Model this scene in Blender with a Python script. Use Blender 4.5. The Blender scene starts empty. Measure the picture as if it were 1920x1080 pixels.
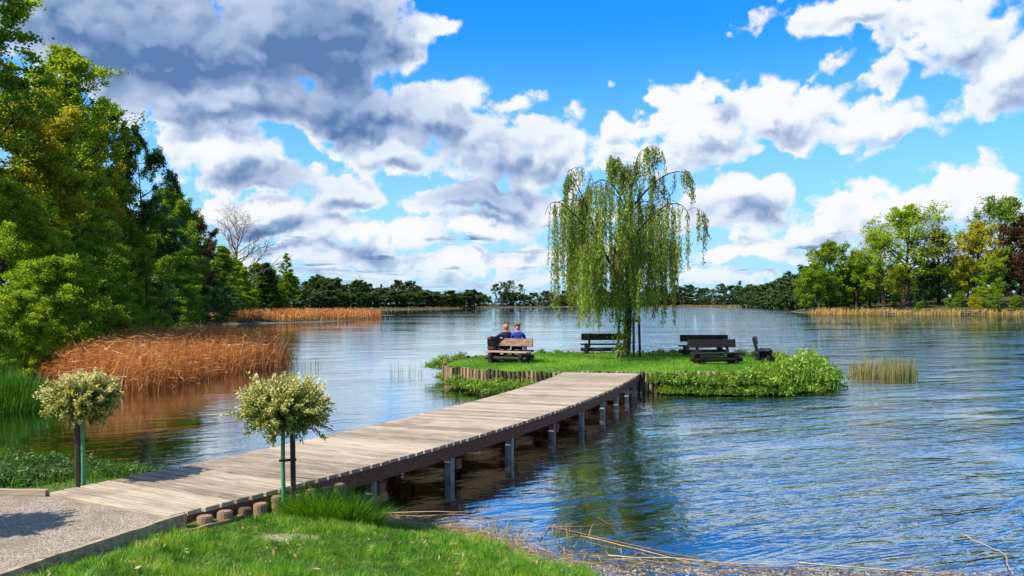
import bpy, bmesh, math, random
import numpy as np
from mathutils import Vector, Matrix

S = bpy.context.scene
COL = S.collection
R = math.radians
rng = np.random.default_rng(7)
random.seed(7)

# ------------------------------------------------------------------ camera
F, HOR, CX, CAMZ = 1450.0, 570.0, 960.0, 2.82      # photo: focal length px, horizon row, centre column; eye height over the lake
cam = bpy.data.cameras.new('camera'); camo = bpy.data.objects.new('camera', cam); COL.objects.link(camo)
camo.location = (0, 0, CAMZ); camo.rotation_euler = (R(90), 0, 0)
cam.sensor_width = 36; cam.lens = F / 1920 * 36; cam.shift_y = (HOR - 540) / 1920
cam.clip_start = 0.1; cam.clip_end = 9000
S.camera = camo

# ------------------------------------------------------------------ render + exposure
S.render.engine = 'CYCLES'
S.cycles.use_denoising = True
try: S.cycles.denoiser = 'OPENIMAGEDENOISE'
except Exception: pass
S.cycles.max_bounces = 8; S.cycles.transparent_max_bounces = 8
S.cycles.diffuse_bounces = 3; S.cycles.glossy_bounces = 3; S.cycles.transmission_bounces = 4
S.cycles.caustics_reflective = False; S.cycles.caustics_refractive = False
S.cycles.sample_clamp_indirect = 4.0
vs = S.view_settings
vs.view_transform = 'Standard'; vs.look = 'None'; vs.gamma = 1; vs.use_curve_mapping = False
vs.exposure = 0.75

# ------------------------------------------------------------------ sun
SUN_AZ, SUN_EL = R(-118), R(49)          # azimuth from +Y (view direction), negative = left
sund = Vector((math.sin(SUN_AZ) * math.cos(SUN_EL), math.cos(SUN_AZ) * math.cos(SUN_EL), math.sin(SUN_EL)))
sl = bpy.data.lights.new('sun', 'SUN'); sl.energy = 5.0; sl.angle = R(0.53); sl.color = (1, 0.94, 0.84)
so = bpy.data.objects.new('sun', sl); COL.objects.link(so)
so.rotation_euler = (-sund).to_track_quat('-Z', 'Y').to_euler(); so.location = (-20, 5, 40)

# ------------------------------------------------------------------ node helper
class NT:
    def __init__(s, tree): s.t = tree; s.n = tree.nodes; s.l = tree.links
    def node(s, kind, **kw):
        n = s.n.new(kind)
        for k, v in kw.items(): setattr(n, k, v)
        return n
    def put(s, sock, v):
        if isinstance(v, bpy.types.NodeSocket): s.l.new(v, sock)
        elif v is not None: sock.default_value = v
    def math(s, op, a, b=None, c=None, clamp=False):
        n = s.node('ShaderNodeMath', operation=op); n.use_clamp = clamp
        s.put(n.inputs[0], a); s.put(n.inputs[1], b); s.put(n.inputs[2], c)
        return n.outputs[0]
    def vmath(s, op, a, b=None, out=0):
        n = s.node('ShaderNodeVectorMath', operation=op)
        s.put(n.inputs[0], a); s.put(n.inputs[1], b)
        return n.outputs[out]
    def noise(s, vec, scale, detail=4, rough=0.55, dist=0.0, dim='3D', out=0):
        n = s.node('ShaderNodeTexNoise', noise_dimensions=dim)
        s.put(n.inputs['Vector'], vec); n.inputs['Scale'].default_value = scale
        n.inputs['Detail'].default_value = detail; n.inputs['Roughness'].default_value = rough
        n.inputs['Distortion'].default_value = dist
        return n.outputs[out]
    def ramp(s, fac, stops, interp='LINEAR'):
        n = s.node('ShaderNodeValToRGB'); cr = n.color_ramp; cr.interpolation = interp
        while len(cr.elements) < len(stops): cr.elements.new(0.5)
        for e, (p, c) in zip(cr.elements, stops):
            e.position = p; e.color = (*c, 1) if len(c) == 3 else c
        s.put(n.inputs[0], fac); return n.outputs[0]
    def mix(s, fac, a, b, mode='MIX'):
        n = s.node('ShaderNodeMix', data_type='RGBA', blend_type=mode)
        s.put(n.inputs[0], fac)
        s.put(n.inputs[6], (*a, 1) if isinstance(a, tuple) and len(a) == 3 else a)
        s.put(n.inputs[7], (*b, 1) if isinstance(b, tuple) and len(b) == 3 else b)
        return n.outputs[2]
    def smooth(s, v, lo, hi, a=0.0, b=1.0):
        n = s.node('ShaderNodeMapRange', interpolation_type='SMOOTHSTEP')
        s.put(n.inputs[0], v); n.inputs[1].default_value = lo; n.inputs[2].default_value = hi
        n.inputs[3].default_value = a; n.inputs[4].default_value = b
        return n.outputs[0]
    def lin(s, v, lo, hi, a=0.0, b=1.0):
        n = s.node('ShaderNodeMapRange')
        s.put(n.inputs[0], v); n.inputs[1].default_value = lo; n.inputs[2].default_value = hi
        n.inputs[3].default_value = a; n.inputs[4].default_value = b
        return n.outputs[0]

# ------------------------------------------------------------------ sky: Nishita + procedural cumulus
# each cloud: centre column / row and half sizes as degrees on the sky, and how heavy (dark bellied) it is
CLOUDS_PX = [
 (300, 60, 420, 120, .85), (580, 60, 180, 120, 1.0), (620, 200, 260, 62, .8), (380, 185, 220, 55, .55), (835, 205, 85, 62, .35), (710, 60, 90, 75, .35),
 (785, 65, 42, 30, 0), (832, 48, 34, 16, 0), (400, 285, 120, 52, .25), (490, 330, 110, 30, .65),
 (630, 362, 110, 38, .3), (930, 275, 150, 72, .35), (720, 275, 130, 36, .3), (880, 372, 130, 34, .7), (1010, 290, 80, 55, .2),
 (480, 398, 150, 30, .1), (520, 430, 120, 22, .5), (690, 440, 130, 30, .25), (900, 432, 130, 32, .2), (1000, 395, 80, 40, .15),
 (1140, 262, 40, 38, 0), (1150, 295, 60, 30, 0), (1330, 172, 50, 26, 0), (1300, 240, 95, 60, .15), (1310, 290, 110, 40, .2),
 (1470, 225, 150, 62, .2), (1640, 232, 130, 48, .2), (1600, 20, 170, 40, .05), (1760, 70, 150, 80, .2), (1890, 150, 110, 90, .25),
 (1400, 365, 120, 45, .2), (1350, 410, 130, 30, .3), (1560, 425, 150, 36, .2), (1690, 390, 150, 56, .1), (1860, 365, 110, 62, .25), (1800, 440, 200, 40, .35),
 (600, 478, 220, 22, .3), (860, 490, 230, 20, .15), (1420, 475, 190, 22, .2), (1090, 470, 170, 22, .2), (1000, 525, 330, 14, .1), (620, 515, 200, 12, .15), (1380, 520, 220, 14, .1),
]
def px_dir(px, py):
    return math.atan2(px - CX, F), math.atan2(HOR - py, math.hypot(F, px - CX))
world = bpy.data.worlds.new('World'); S.world = world; world.use_nodes = True
def build_world():
    grp = bpy.data.node_groups.new('cloud_field', 'ShaderNodeTree')
    grp.interface.new_socket('P', in_out='INPUT', socket_type='NodeSocketVector')
    grp.interface.new_socket('Field', in_out='OUTPUT', socket_type='NodeSocketFloat')
    grp.interface.new_socket('Heavy', in_out='OUTPUT', socket_type='NodeSocketFloat')
    g = NT(grp); gi = g.node('NodeGroupInput'); go = g.node('NodeGroupOutput')
    Q = gi.outputs[0]
    def ell(x, y, rx, ry):
        a, e = px_dir(x, y); ra, re = rx * 1.12 / F * math.cos(a) ** 2, ry * 1.12 / F * math.cos(a)
        n = g.node('ShaderNodeVectorMath', operation='MULTIPLY_ADD'); g.put(n.inputs[0], Q); n.inputs[1].default_value = (1 / ra, 1 / re, 0); n.inputs[2].default_value = (-a / ra, -e / re, 0)
        return g.vmath('LENGTH', n.outputs[0], out=1)
    acc = None; hv = None
    for (x, y, rx, ry, d) in CLOUDS_PX:
        f = ell(x, y, rx, ry)
        acc = f if acc is None else g.math('SMOOTH_MIN', acc, f, 0.3)
        if d >= .3:
            h = g.math('MULTIPLY_ADD', f, -d * .85, d * 1.15); hv = h if hv is None else g.math('SMOOTH_MAX', hv, h, .2)
    g.l.new(g.math('SUBTRACT', 1.0, acc), go.inputs[0]); g.l.new(g.math('MAXIMUM', hv, 0.0), go.inputs[1])

    w = NT(world.node_tree); w.n.clear()
    out = w.node('ShaderNodeOutputWorld'); bg = w.node('ShaderNodeBackground'); w.l.new(bg.outputs[0], out.inputs[0])
    sky = w.node('ShaderNodeTexSky', sky_type='NISHITA'); sky.sun_disc = False
    sky.sun_elevation = SUN_EL; sky.sun_rotation = SUN_AZ
    sky.air_density = 1.0; sky.dust_density = 0.3; sky.ozone_density = 2.0; sky.altitude = 100
    hs = w.node('ShaderNodeHueSaturation'); hs.inputs['Saturation'].default_value = 1.32; hs.inputs['Value'].default_value = 1.25
    w.l.new(sky.outputs[0], hs.inputs['Color'])
    tc = w.node('ShaderNodeTexCoord'); dv = tc.outputs['Generated']; d = w.node('ShaderNodeSeparateXYZ'); w.l.new(dv, d.inputs[0])
    az = w.math('ARCTAN2', d.outputs[0], d.outputs[1]); el = w.math('ARCSINE', d.outputs[2])
    cb = w.node('ShaderNodeCombineXYZ'); w.put(cb.inputs[0], az); w.put(cb.inputs[1], el); P = cb.outputs[0]
    # outline wobble, billows
    n1 = w.node('ShaderNodeTexNoise'); w.put(n1.inputs['Vector'], dv); n1.inputs['Scale'].default_value = 7.5; n1.inputs['Detail'].default_value = 5; n1.inputs['Roughness'].default_value = .6
    wob = w.vmath('MULTIPLY', w.vmath('SUBTRACT', n1.outputs['Color'], (.5, .5, .5)), (.15, .085, 0))
    Q0 = w.vmath('ADD', P, wob)
    def field(off):
        n = w.node('ShaderNodeGroup'); n.node_tree = grp; w.put(n.inputs[0], w.vmath('ADD', Q0, off) if off else Q0); return n.outputs
    f0 = field(None); f1 = field((-0.010, 0.024, 0))
    wv = w.vmath('MULTIPLY', w.vmath('SUBTRACT', n1.outputs['Color'], (.5, .5, .5)), (.10, .10, .10))
    base = w.vmath('ADD', w.vmath('MULTIPLY', dv, (1, 1, 1.25)), wv)
    def bill(off):
        v = w.vmath('ADD', base, off) if off else base
        vo = w.node('ShaderNodeTexVoronoi', feature='F1'); w.put(vo.inputs['Vector'], v); vo.inputs['Scale'].default_value = 20.0; vo.inputs['Detail'].default_value = 1.6; vo.inputs['Roughness'].default_value = .5
        return w.math('SUBTRACT', .80, vo.outputs['Distance'])
    b0, b1 = bill(None), bill((-.006, 0, .013))
    fine = w.noise(dv, 30.0, 4, .6)
    # the broken cumulus deck that goes on all round and, in view, low over the far shore
    k = w.math('DIVIDE', 1.0, w.math('ADD', w.math('MAXIMUM', d.outputs[2], 0.0), .055))
    pl = w.node('ShaderNodeCombineXYZ'); w.put(pl.inputs[0], w.math('MULTIPLY', d.outputs[0], k)); w.put(pl.inputs[1], w.math('MULTIPLY', w.math('MULTIPLY', d.outputs[1], k), 1.0)); 
    gen = w.noise(pl.outputs[0], .95, 5, .56)
    gf = w.lin(gen, .42, .66, -.55, .75)
    front = w.math('MULTIPLY', w.math('SUBTRACT', 1.0, w.smooth(w.math('ABSOLUTE', az), .6, .85)), w.math('SUBTRACT', 1.0, w.smooth(el, .40, .6)))
    low = w.smooth(el, .05, .19, 1.0, 0.0)
    gf = w.math('SUBTRACT', gf, w.math('MULTIPLY', front, w.math('SUBTRACT', 1.0, low)))
    E0 = w.math('SMOOTH_MAX', f0[0], gf, .15)
    F0 = w.math('MULTIPLY_ADD', f0[1], .45, w.math('MULTIPLY_ADD', b0, 1.05, E0))
    F0 = w.math('ADD', F0, w.math('MULTIPLY', w.math('SUBTRACT', fine, .5), 1.25))
    dens = w.smooth(F0, -.06, .34)
    dE = w.math('SUBTRACT', f0[0], f1[0]); dN = w.math('SUBTRACT', b0, b1)
    # lit from above left: shade grows towards the underside, relief from the billows
    under = w.smooth(w.math('MULTIPLY_ADD', dN, .7, dE), -.7, .5, 1.0, 0.0)
    thick = w.smooth(w.math('MULTIPLY_ADD', b0, .5, E0), .0, .65)
    genshade = w.math('MULTIPLY', w.smooth(gf, .2, .9), .35)
    shade = w.math('MULTIPLY', w.math('MULTIPLY', under, thick), .80)
    shade = w.math('ADD', shade, w.math('MULTIPLY', w.math('MULTIPLY', f0[1], w.smooth(E0, -.15, .35)), w.lin(under, 0, 1, .74, .86)))
    shade = w.math('ADD', shade, w.math('MULTIPLY', genshade, w.math('SUBTRACT', 1.0, w.math('MULTIPLY', front, .5))), clamp=True)
    ccol = w.ramp(shade, [(0.0, (1, 1, 1)), (0.18, (.88, .94, 1.0)), (0.42, (.55, .66, .84)), (0.70, (.28, .40, .62)), (1.0, (.12, .23, .46))])
    cl = w.vmath('MULTIPLY', ccol, (5.7, 5.75, 5.9))
    hz = w.smooth(el, -0.03, 0.36, 0.95, 0.0)                                 # pale air low over the lake
    tinted = w.mix(1.0, hs.outputs[0], (.18, .86, 1.2), 'MULTIPLY')
    skyc = w.mix(hz, tinted, (2.9, 4.3, 5.8))
    dens = w.math('MULTIPLY', dens, w.smooth(el, -0.01, 0.07, 0.35, 1.0))
    fin = w.mix(dens, skyc, cl)
    w.l.new(fin, bg.inputs[0]); bg.inputs[1].default_value = 0.1
    world.cycles.sampling_method = 'MANUAL'; world.cycles.sample_map_resolution = 512
build_world()

# ------------------------------------------------------------------ placing helpers
def at(px, py, z=0.0):
    d = (CAMZ - z) * F / (py - HOR); return ((px - CX) / F * d, d)
def xat(px, d): return (px - CX) / F * d
def zat(py, d): return CAMZ + (HOR - py) / F * d

# ------------------------------------------------------------------ mesh helpers
class MB:
    """collects vertices / faces (arrays of equal sized faces) and a per vertex tint"""
    def __init__(s): s.v = []; s.f = []; s.t = []; s.m = []; s.n = 0
    def add(s, v, f, tint=0.5, mat=0):
        v = np.asarray(v, float).reshape(-1, 3); s.v.append(v)
        t = np.empty(len(v)); t[:] = tint; s.t.append(t)
        for ff in (f if isinstance(f, list) else [f]):
            ff = np.asarray(ff, int); s.f.append(ff + s.n); s.m.append(np.full(len(ff), mat, int))
        s.n += len(v); return s
    def mesh(s, name, mats, smooth=False):
        me = bpy.data.meshes.new(name)
        v = np.concatenate(s.v).astype(np.float32)
        me.vertices.add(len(v)); me.vertices.foreach_set('co', v.ravel())
        nl = sum(f.size for f in s.f); nf = sum(len(f) for f in s.f)
        me.loops.add(nl); me.polygons.add(nf)
        me.loops.foreach_set('vertex_index', np.concatenate([f.ravel() for f in s.f]).astype(np.int32))
        tot = np.concatenate([np.full(len(f), f.shape[1]) for f in s.f]).astype(np.int32)
        st = np.zeros(nf, np.int32); st[1:] = np.cumsum(tot)[:-1]
        me.polygons.foreach_set('loop_start', st); me.polygons.foreach_set('loop_total', tot)
        me.polygons.foreach_set('material_index', np.concatenate(s.m).astype(np.int32))
        me.polygons.foreach_set('use_smooth', np.full(nf, bool(smooth)))
        a = me.attributes.new('tint', 'FLOAT', 'POINT'); a.data.foreach_set('value', np.concatenate(s.t).astype(np.float32))
        for m in (mats if isinstance(mats, (list, tuple)) else [mats]): me.materials.append(m)
        me.update(calc_edges=True); me.validate(); return me

def link(name, me, parent=None, loc=None, rot=None, scale=None):
    o = bpy.data.objects.new(name, me); COL.objects.link(o)
    if parent is not None: o.parent = parent
    if loc is not None: o.location = loc
    if rot is not None: o.rotation_euler = rot
    if scale is not None: o.scale = scale
    return o
def tag(o, label=None, cat=None, group=None, kind=None):
    if label: o['label'] = label
    if cat: o['category'] = cat
    if group: o['group'] = group
    if kind: o['kind'] = kind
    return o
def nth(n): return {1: 'first', 2: 'second', 3: 'third', 4: 'fourth', 5: 'fifth', 6: 'sixth', 7: 'seventh', 8: 'eighth', 9: 'ninth', 10: 'tenth'}.get(n, '%d%s' % (n, 'th' if 10 < n % 100 < 14 else {1: 'st', 2: 'nd', 3: 'rd'}.get(n % 10, 'th')))
def empty(name, loc=(0, 0, 0), rz=0.0):
    o = bpy.data.objects.new(name, None); COL.objects.link(o); o.empty_display_size = 0.2
    o.location = loc; o.rotation_euler = (0, 0, rz); return o

def norm(v):
    v = np.asarray(v, float); return v / np.maximum(np.linalg.norm(v, axis=-1, keepdims=True), 1e-9)
def tube(mb, pts, rad, sides=5, tint=0.5, mat=0, cap=False):
    pts = np.asarray(pts, float); n = len(pts); rad = np.broadcast_to(np.asarray(rad, float), (n,))
    tan = norm(np.gradient(pts, axis=0))
    ref = np.array([0, 0, 1.0]) if abs(tan[0][2]) < 0.85 else np.array([1.0, 0, 0])
    u = norm(np.cross(tan, ref)); w = np.cross(tan, u)
    a = np.linspace(0, 2 * np.pi, sides, endpoint=False)
    ring = pts[:, None, :] + rad[:, None, None] * (np.cos(a)[None, :, None] * u[:, None, :] + np.sin(a)[None, :, None] * w[:, None, :])
    i = np.arange(n - 1)[:, None] * sides; j = np.arange(sides)[None, :]; k = (j + 1) % sides
    q = np.stack([i + j, i + k, i + sides + k, i + sides + j], -1).reshape(-1, 4)
    fs = [q]
    if cap: fs += [np.arange(sides)[None, ::-1], (np.arange(sides) + (n - 1) * sides)[None, :]]
    mb.add(ring.reshape(-1, 3), fs, tint, mat)
BOXF = np.array([[0, 3, 2, 1], [4, 5, 6, 7], [0, 1, 5, 4], [1, 2, 6, 5], [2, 3, 7, 6], [3, 0, 4, 7]])
def box(mb, c, s, rz=0.0, rx=0.0, tint=0.5, mat=0):
    h = np.array(s) / 2
    v = np.array([[-1, -1, -1], [1, -1, -1], [1, 1, -1], [-1, 1, -1], [-1, -1, 1], [1, -1, 1], [1, 1, 1], [-1, 1, 1]]) * h
    M = np.array(Matrix.Rotation(rz, 3, 'Z') @ Matrix.Rotation(rx, 3, 'X'))
    mb.add(v @ M.T + np.array(c), BOXF, tint, mat)
def bevel_box(name, size, mat, bev=0.01, seg=1):
    bm = bmesh.new(); bmesh.ops.create_cube(bm, size=1.0)
    for v in bm.verts: v.co = Vector((v.co.x * size[0], v.co.y * size[1], v.co.z * size[2]))
    bmesh.ops.bevel(bm, geom=bm.edges[:], offset=bev, segments=seg, affect='EDGES')
    me = bpy.data.meshes.new(name); bm.to_mesh(me); bm.free(); me.materials.append(mat); return me
def leaves(mb, c, d, nrm, L, W, tint, mat=0, fold=0.0):
    """diamond leaves: centre c, direction d, normal-ish nrm, length L, width W"""
    d = norm(d); s = norm(np.cross(d, nrm)); L = np.asarray(L).reshape(-1, 1); W = np.asarray(W).reshape(-1, 1)
    n = len(c)
    v = np.empty((n, 4, 3)); v[:, 0] = c - d * L * .5; v[:, 1] = c + s * W * .5 - d * L * 0.05; v[:, 2] = c + d * L * .5; v[:, 3] = c - s * W * .5 - d * L * 0.05
    mb.add(v.reshape(-1, 3), np.arange(n * 4).reshape(n, 4), np.repeat(np.broadcast_to(tint, (n,)), 4), mat)
def blades(mb, base, h, w, lean, tint, segs=2, mat=0, curl=1.0):
    """grass blades / reed stems: base (n,3), height, width, lean vector (n,2) as horizontal offset of the tip"""
    n = len(base); h = np.broadcast_to(h, (n,)); w = np.broadcast_to(w, (n,))
    ang = rng.uniform(0, 2 * np.pi, n); side = np.stack([np.cos(ang), np.sin(ang), np.zeros(n)], 1)
    rows = []
    for k in range(segs):
        t = k / segs
        p = base.copy(); p[:, 2] += h * t; p[:, :2] += lean * (t ** (1 + curl))
        ww = (w * (1 - 0.45 * t) / 2)[:, None]
        rows += [p - side * ww, p + side * ww]
    tip = base.copy(); tip[:, 2] += h; tip[:, :2] += lean
    rows.append(tip); m = len(rows)
    v = np.stack(rows, 1).reshape(-1, 3); off = (np.arange(n) * m)[:, None]
    fs = []
    for k in range(segs - 1): fs.append(off + np.array([[2 * k, 2 * k + 1, 2 * k + 3, 2 * k + 2]]))
    fs.append(off + np.array([[m - 3, m - 2, m - 1]]))
    mb.add(v, fs, np.repeat(np.broadcast_to(tint, (n,)), m), mat)

# ------------------------------------------------------------------ materials
def mat_new(name):
    m = bpy.data.materials.new(name); m.use_nodes = True; m.node_tree.nodes.clear()
    t = NT(m.node_tree); o = t.node('ShaderNodeOutputMaterial'); return m, t, o
def leaf_mat(name, stops, trans=0.54, rough=0.5, gloss=0.35):
    m, t, o = mat_new(name)
    at_ = t.node('ShaderNodeAttribute', attribute_name='tint'); oi = t.node('ShaderNodeObjectInfo')
    f = t.math('ADD', at_.outputs['Fac'], t.math('MULTIPLY', t.math('SUBTRACT', oi.outputs['Random'], 0.5), 0.18), clamp=True)
    c = t.ramp(f, stops)
    p = t.node('ShaderNodeBsdfPrincipled'); t.put(p.inputs['Base Color'], c); p.inputs['Roughness'].default_value = rough
    p.inputs['Specular IOR Level'].default_value = gloss
    tr = t.node('ShaderNodeBsdfTranslucent'); t.put(tr.inputs[0], t.mix(1.0, c, (1.15, 1.05, 0.45), 'MULTIPLY'))
    mx = t.node('ShaderNodeMixShader'); mx.inputs[0].default_value = trans
    t.l.new(p.outputs[0], mx.inputs[1]); t.l.new(tr.outputs[0], mx.inputs[2]); t.l.new(mx.outputs[0], o.inputs[0]); return m
def pbr(name, build, rough=0.8, spec=0.3, bump=None):
    m, t, o = mat_new(name); p = t.node('ShaderNodeBsdfPrincipled'); t.l.new(p.outputs[0], o.inputs[0])
    p.inputs['Roughness'].default_value = rough; p.inputs['Specular IOR Level'].default_value = spec
    c = build(t); t.put(p.inputs['Base Color'], (*c, 1) if isinstance(c, tuple) else c)
    if bump:
        h, st, dist = bump(t); b = t.node('ShaderNodeBump'); b.inputs['Strength'].default_value = st; b.inputs['Distance'].default_value = dist
        t.put(b.inputs['Height'], h); t.l.new(b.outputs[0], p.inputs['Normal'])
    return m
def pos(t): return t.node('ShaderNodeNewGeometry').outputs['Position']
def objc(t): return t.node('ShaderNodeTexCoord').outputs['Object']

def wood(name, dark, light, axis=(1, 8, 8), scale=3.0, var=0.5, rough=0.75, stain=None):
    def b(t):
        oi = t.node('ShaderNodeObjectInfo')
        v = t.vmath('ADD', t.vmath('MULTIPLY', objc(t), axis), t.vmath('MULTIPLY', oi.outputs['Random'], (37., 51., 13.)))
        g = t.noise(v, scale, 6, 0.65, 0.6)
        k = t.math('ADD', t.math('MULTIPLY', g, 1 - var * .5), t.math('MULTIPLY', t.math('SUBTRACT', oi.outputs['Random'], 0.35), var), clamp=True)
        c = t.ramp(k, [(0.28, dark), (0.62, light)])
        if stain:
            s = t.noise(pos(t), 0.9, 4, 0.6); c = t.mix(t.smooth(s, 0.5, 0.72, 0, 0.75), c, stain)
        return c
    def bp(t):
        v = t.vmath('MULTIPLY', objc(t), axis); return t.noise(v, scale * 2, 5, 0.7), 0.5, 0.01
    return pbr(name, b, rough, 0.25, bp)
M = {}
M['deck'] = wood('deck_wood', (.095, .07, .052), (.48, .385, .27), (0.9, 22, 22), 2.4, 0.17, 0.75, (.21, .145, .10))
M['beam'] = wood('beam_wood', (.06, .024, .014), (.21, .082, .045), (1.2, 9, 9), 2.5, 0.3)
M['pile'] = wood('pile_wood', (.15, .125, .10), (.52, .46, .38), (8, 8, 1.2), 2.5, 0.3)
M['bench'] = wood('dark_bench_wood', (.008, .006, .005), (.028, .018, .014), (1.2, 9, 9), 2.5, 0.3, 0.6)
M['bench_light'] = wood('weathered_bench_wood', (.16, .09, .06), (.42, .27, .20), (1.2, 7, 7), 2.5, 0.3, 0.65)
M['log'] = wood('log_wood', (.06, .035, .02), (.26, .17, .10), (8, 8, 1.5), 2.0, 0.4)
M['post'] = wood('palisade_wood', (.05, .03, .018), (.34, .23, .13), (9, 9, 1.2), 2.0, 0.6)
M['kerb'] = wood('kerb_wood', (.17, .115, .07), (.52, .40, .26), (1.0, 10, 10), 2.0, 0.2)
M['stick'] = wood('dry_stick', (.20, .11, .05), (.52, .36, .19), (3, 3, 3), 3.0, 0.6)
M['stake'] = wood('tree_stake_wood', (.018, .012, .008), (.085, .055, .035), (9, 9, 1.2), 2.0, 0.2)
M['bark'] = pbr('bark', lambda t: t.ramp(t.noise(t.vmath('MULTIPLY', objc(t), (6, 6, 1.5)), 3, 5, .65), [(0.3, (.018, .012, .008)), (0.7, (.085, .06, .04))]), 0.9, 0.15,
                lambda t: (t.noise(t.vmath('MULTIPLY', objc(t), (6, 6, 1.5)), 4, 5, .7), 0.6, 0.03))
M['bark_pale'] = pbr('pale_bark', lambda t: t.ramp(t.noise(t.vmath('MULTIPLY', objc(t), (4, 4, 1.5)), 3, 5, .65), [(0.3, (.10, .075, .055)), (0.7, (.30, .24, .18))]), 0.9, 0.15)
M['green_trunk'] = pbr('green_painted_trunk', lambda t: t.ramp(t.lin(t.node('ShaderNodeSeparateXYZ').outputs[0], 0, 1), [(0, (.04, .16, .06)), (1, (.08, .27, .10))]) if False else
                       t.mix(t.noise(t.vmath('MULTIPLY', objc(t), (9, 9, 2)), 4, 4, .6), (.03, .13, .05), (.12, .33, .14)), 0.6, 0.3)
# foliage
M['lf_spring'] = leaf_mat('leaf_spring_green', [(0, (0.10, 0.17, 0.008)), (.45, (0.32, 0.44, 0.014)), (1, (0.52, 0.62, 0.035))])
M['lf_mid'] = leaf_mat('leaf_mid_green', [(0, (0.06, 0.14, 0.008)), (.5, (0.215, 0.345, 0.012)), (1, (0.38, 0.53, 0.028))])
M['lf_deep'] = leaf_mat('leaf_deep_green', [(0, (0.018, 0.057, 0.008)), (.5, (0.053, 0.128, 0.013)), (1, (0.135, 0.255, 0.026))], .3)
M['lf_gold'] = leaf_mat('leaf_golden_brown', [(0, (.18, .20, .010)), (.4, (.40, .42, .02)), (.75, (.62, .52, .04)), (1, (.50, .56, .03))])
M['lf_copper'] = leaf_mat('leaf_copper', [(0, (.035, .018, .010)), (.5, (.12, .055, .018)), (1, (.23, .13, .03))])
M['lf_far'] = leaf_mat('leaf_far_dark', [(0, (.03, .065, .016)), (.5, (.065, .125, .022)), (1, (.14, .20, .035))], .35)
M['lf_farlight'] = leaf_mat('leaf_far_light', [(0, (0.045, 0.090, 0.013)), (.5, (0.105, 0.195, 0.019)), (1, (0.180, 0.285, 0.039))], .3)
M['lf_willow'] = leaf_mat('leaf_willow', [(0, (.09, .13, .012)), (.5, (.24, .32, .03)), (1, (.50, .56, .10))], .45, .45)
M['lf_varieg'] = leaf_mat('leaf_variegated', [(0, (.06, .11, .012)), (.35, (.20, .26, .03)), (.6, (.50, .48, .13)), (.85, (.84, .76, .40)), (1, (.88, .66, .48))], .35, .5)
M['lf_bush'] = leaf_mat('leaf_bank_plant', [(0, (0.030, 0.090, 0.008)), (.5, (0.128, 0.255, 0.018)), (1, (0.420, 0.510, 0.052))], .35)
M['grass'] = leaf_mat('grass_blade', [(0, (0.045, 0.135, 0.008)), (.5, (0.128, 0.315, 0.016)), (.85, (0.300, 0.480, 0.033)), (1, (0.540, 0.510, 0.117))], .4, .45)
M['reed'] = leaf_mat('reed_dry', [(0, (.09, .035, .012)), (.35, (.36, .115, .022)), (.7, (.58, .21, .045)), (.9, (.66, .34, .12)), (1, (.78, .56, .32))], .3, .6)
M['reed_gold'] = leaf_mat('reed_golden', [(0, (.20, .10, .02)), (.5, (.50, .30, .06)), (1, (.70, .50, .18))], .3, .6)
M['stick_leaf'] = leaf_mat('straw_dry', [(0, (.10, .06, .03)), (.5, (.30, .19, .09)), (1, (.60, .45, .26))], .2, .7)
M['reed_green'] = leaf_mat('reed_green', [(0, (.04, .09, .015)), (.5, (.18, .20, .05)), (.8, (.42, .32, .11)), (1, (.55, .42, .2))], .35, .5)

# ------------------------------------------------------------------ lake outline and ground
LAKE = np.array([(300, -30), (60, 0), (30, 5.5), (12, 7.3), (5.2, 8.0), (1.9, 8.2), (.5, 8.6), (-.4, 9.7), (-2.0, 10.3), (-3.2, 10.7), (-4.6, 11.9), (-6.5, 13.0), (-9.3, 14), (-12.2, 16.2), (-14.2, 19), (-15.2, 23),
 (-19, 31), (-24.5, 43), (-31, 62), (-38, 85), (-43, 103), (-38, 110), (-31, 121), (-26, 146), (-28, 158), (-46, 178), (-75, 215), (-95, 270), (-92, 300), (-78, 330), (-53, 380), (-22, 510),
 (33, 690), (110, 780), (171, 800), (215, 690), (190, 520), (150, 400), (108, 300), (90, 240), (92, 226), (110, 214), (141, 211), (200, 205), (330, 150)], float)
def sdist(x, y, poly=LAKE):
    """signed distance to the lake outline: + on land"""
    p = np.stack([np.asarray(x, float).ravel(), np.asarray(y, float).ravel()], 1); best = np.full(len(p), 1e9); ins = np.zeros(len(p), bool)
    for i in range(len(poly)):
        a, b = poly[i], poly[(i + 1) % len(poly)]; ab = b - a
        t = np.clip(((p - a) @ ab) / (ab @ ab), 0, 1); q = a + t[:, None] * ab
        best = np.minimum(best, np.hypot(p[:, 0] - q[:, 0], p[:, 1] - q[:, 1]))
        c = (a[1] > p[:, 1]) != (b[1] > p[:, 1])
        with np.errstate(divide='ignore', invalid='ignore'):
            xi = (b[0] - a[0]) * (p[:, 1] - a[1]) / (b[1] - a[1]) + a[0]
        ins ^= c & (p[:, 0] < xi)
    return np.where(ins, -best, best).reshape(np.shape(x))
def smooth01(t): t = np.clip(t, 0, 1); return t * t * (3 - 2 * t)
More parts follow.
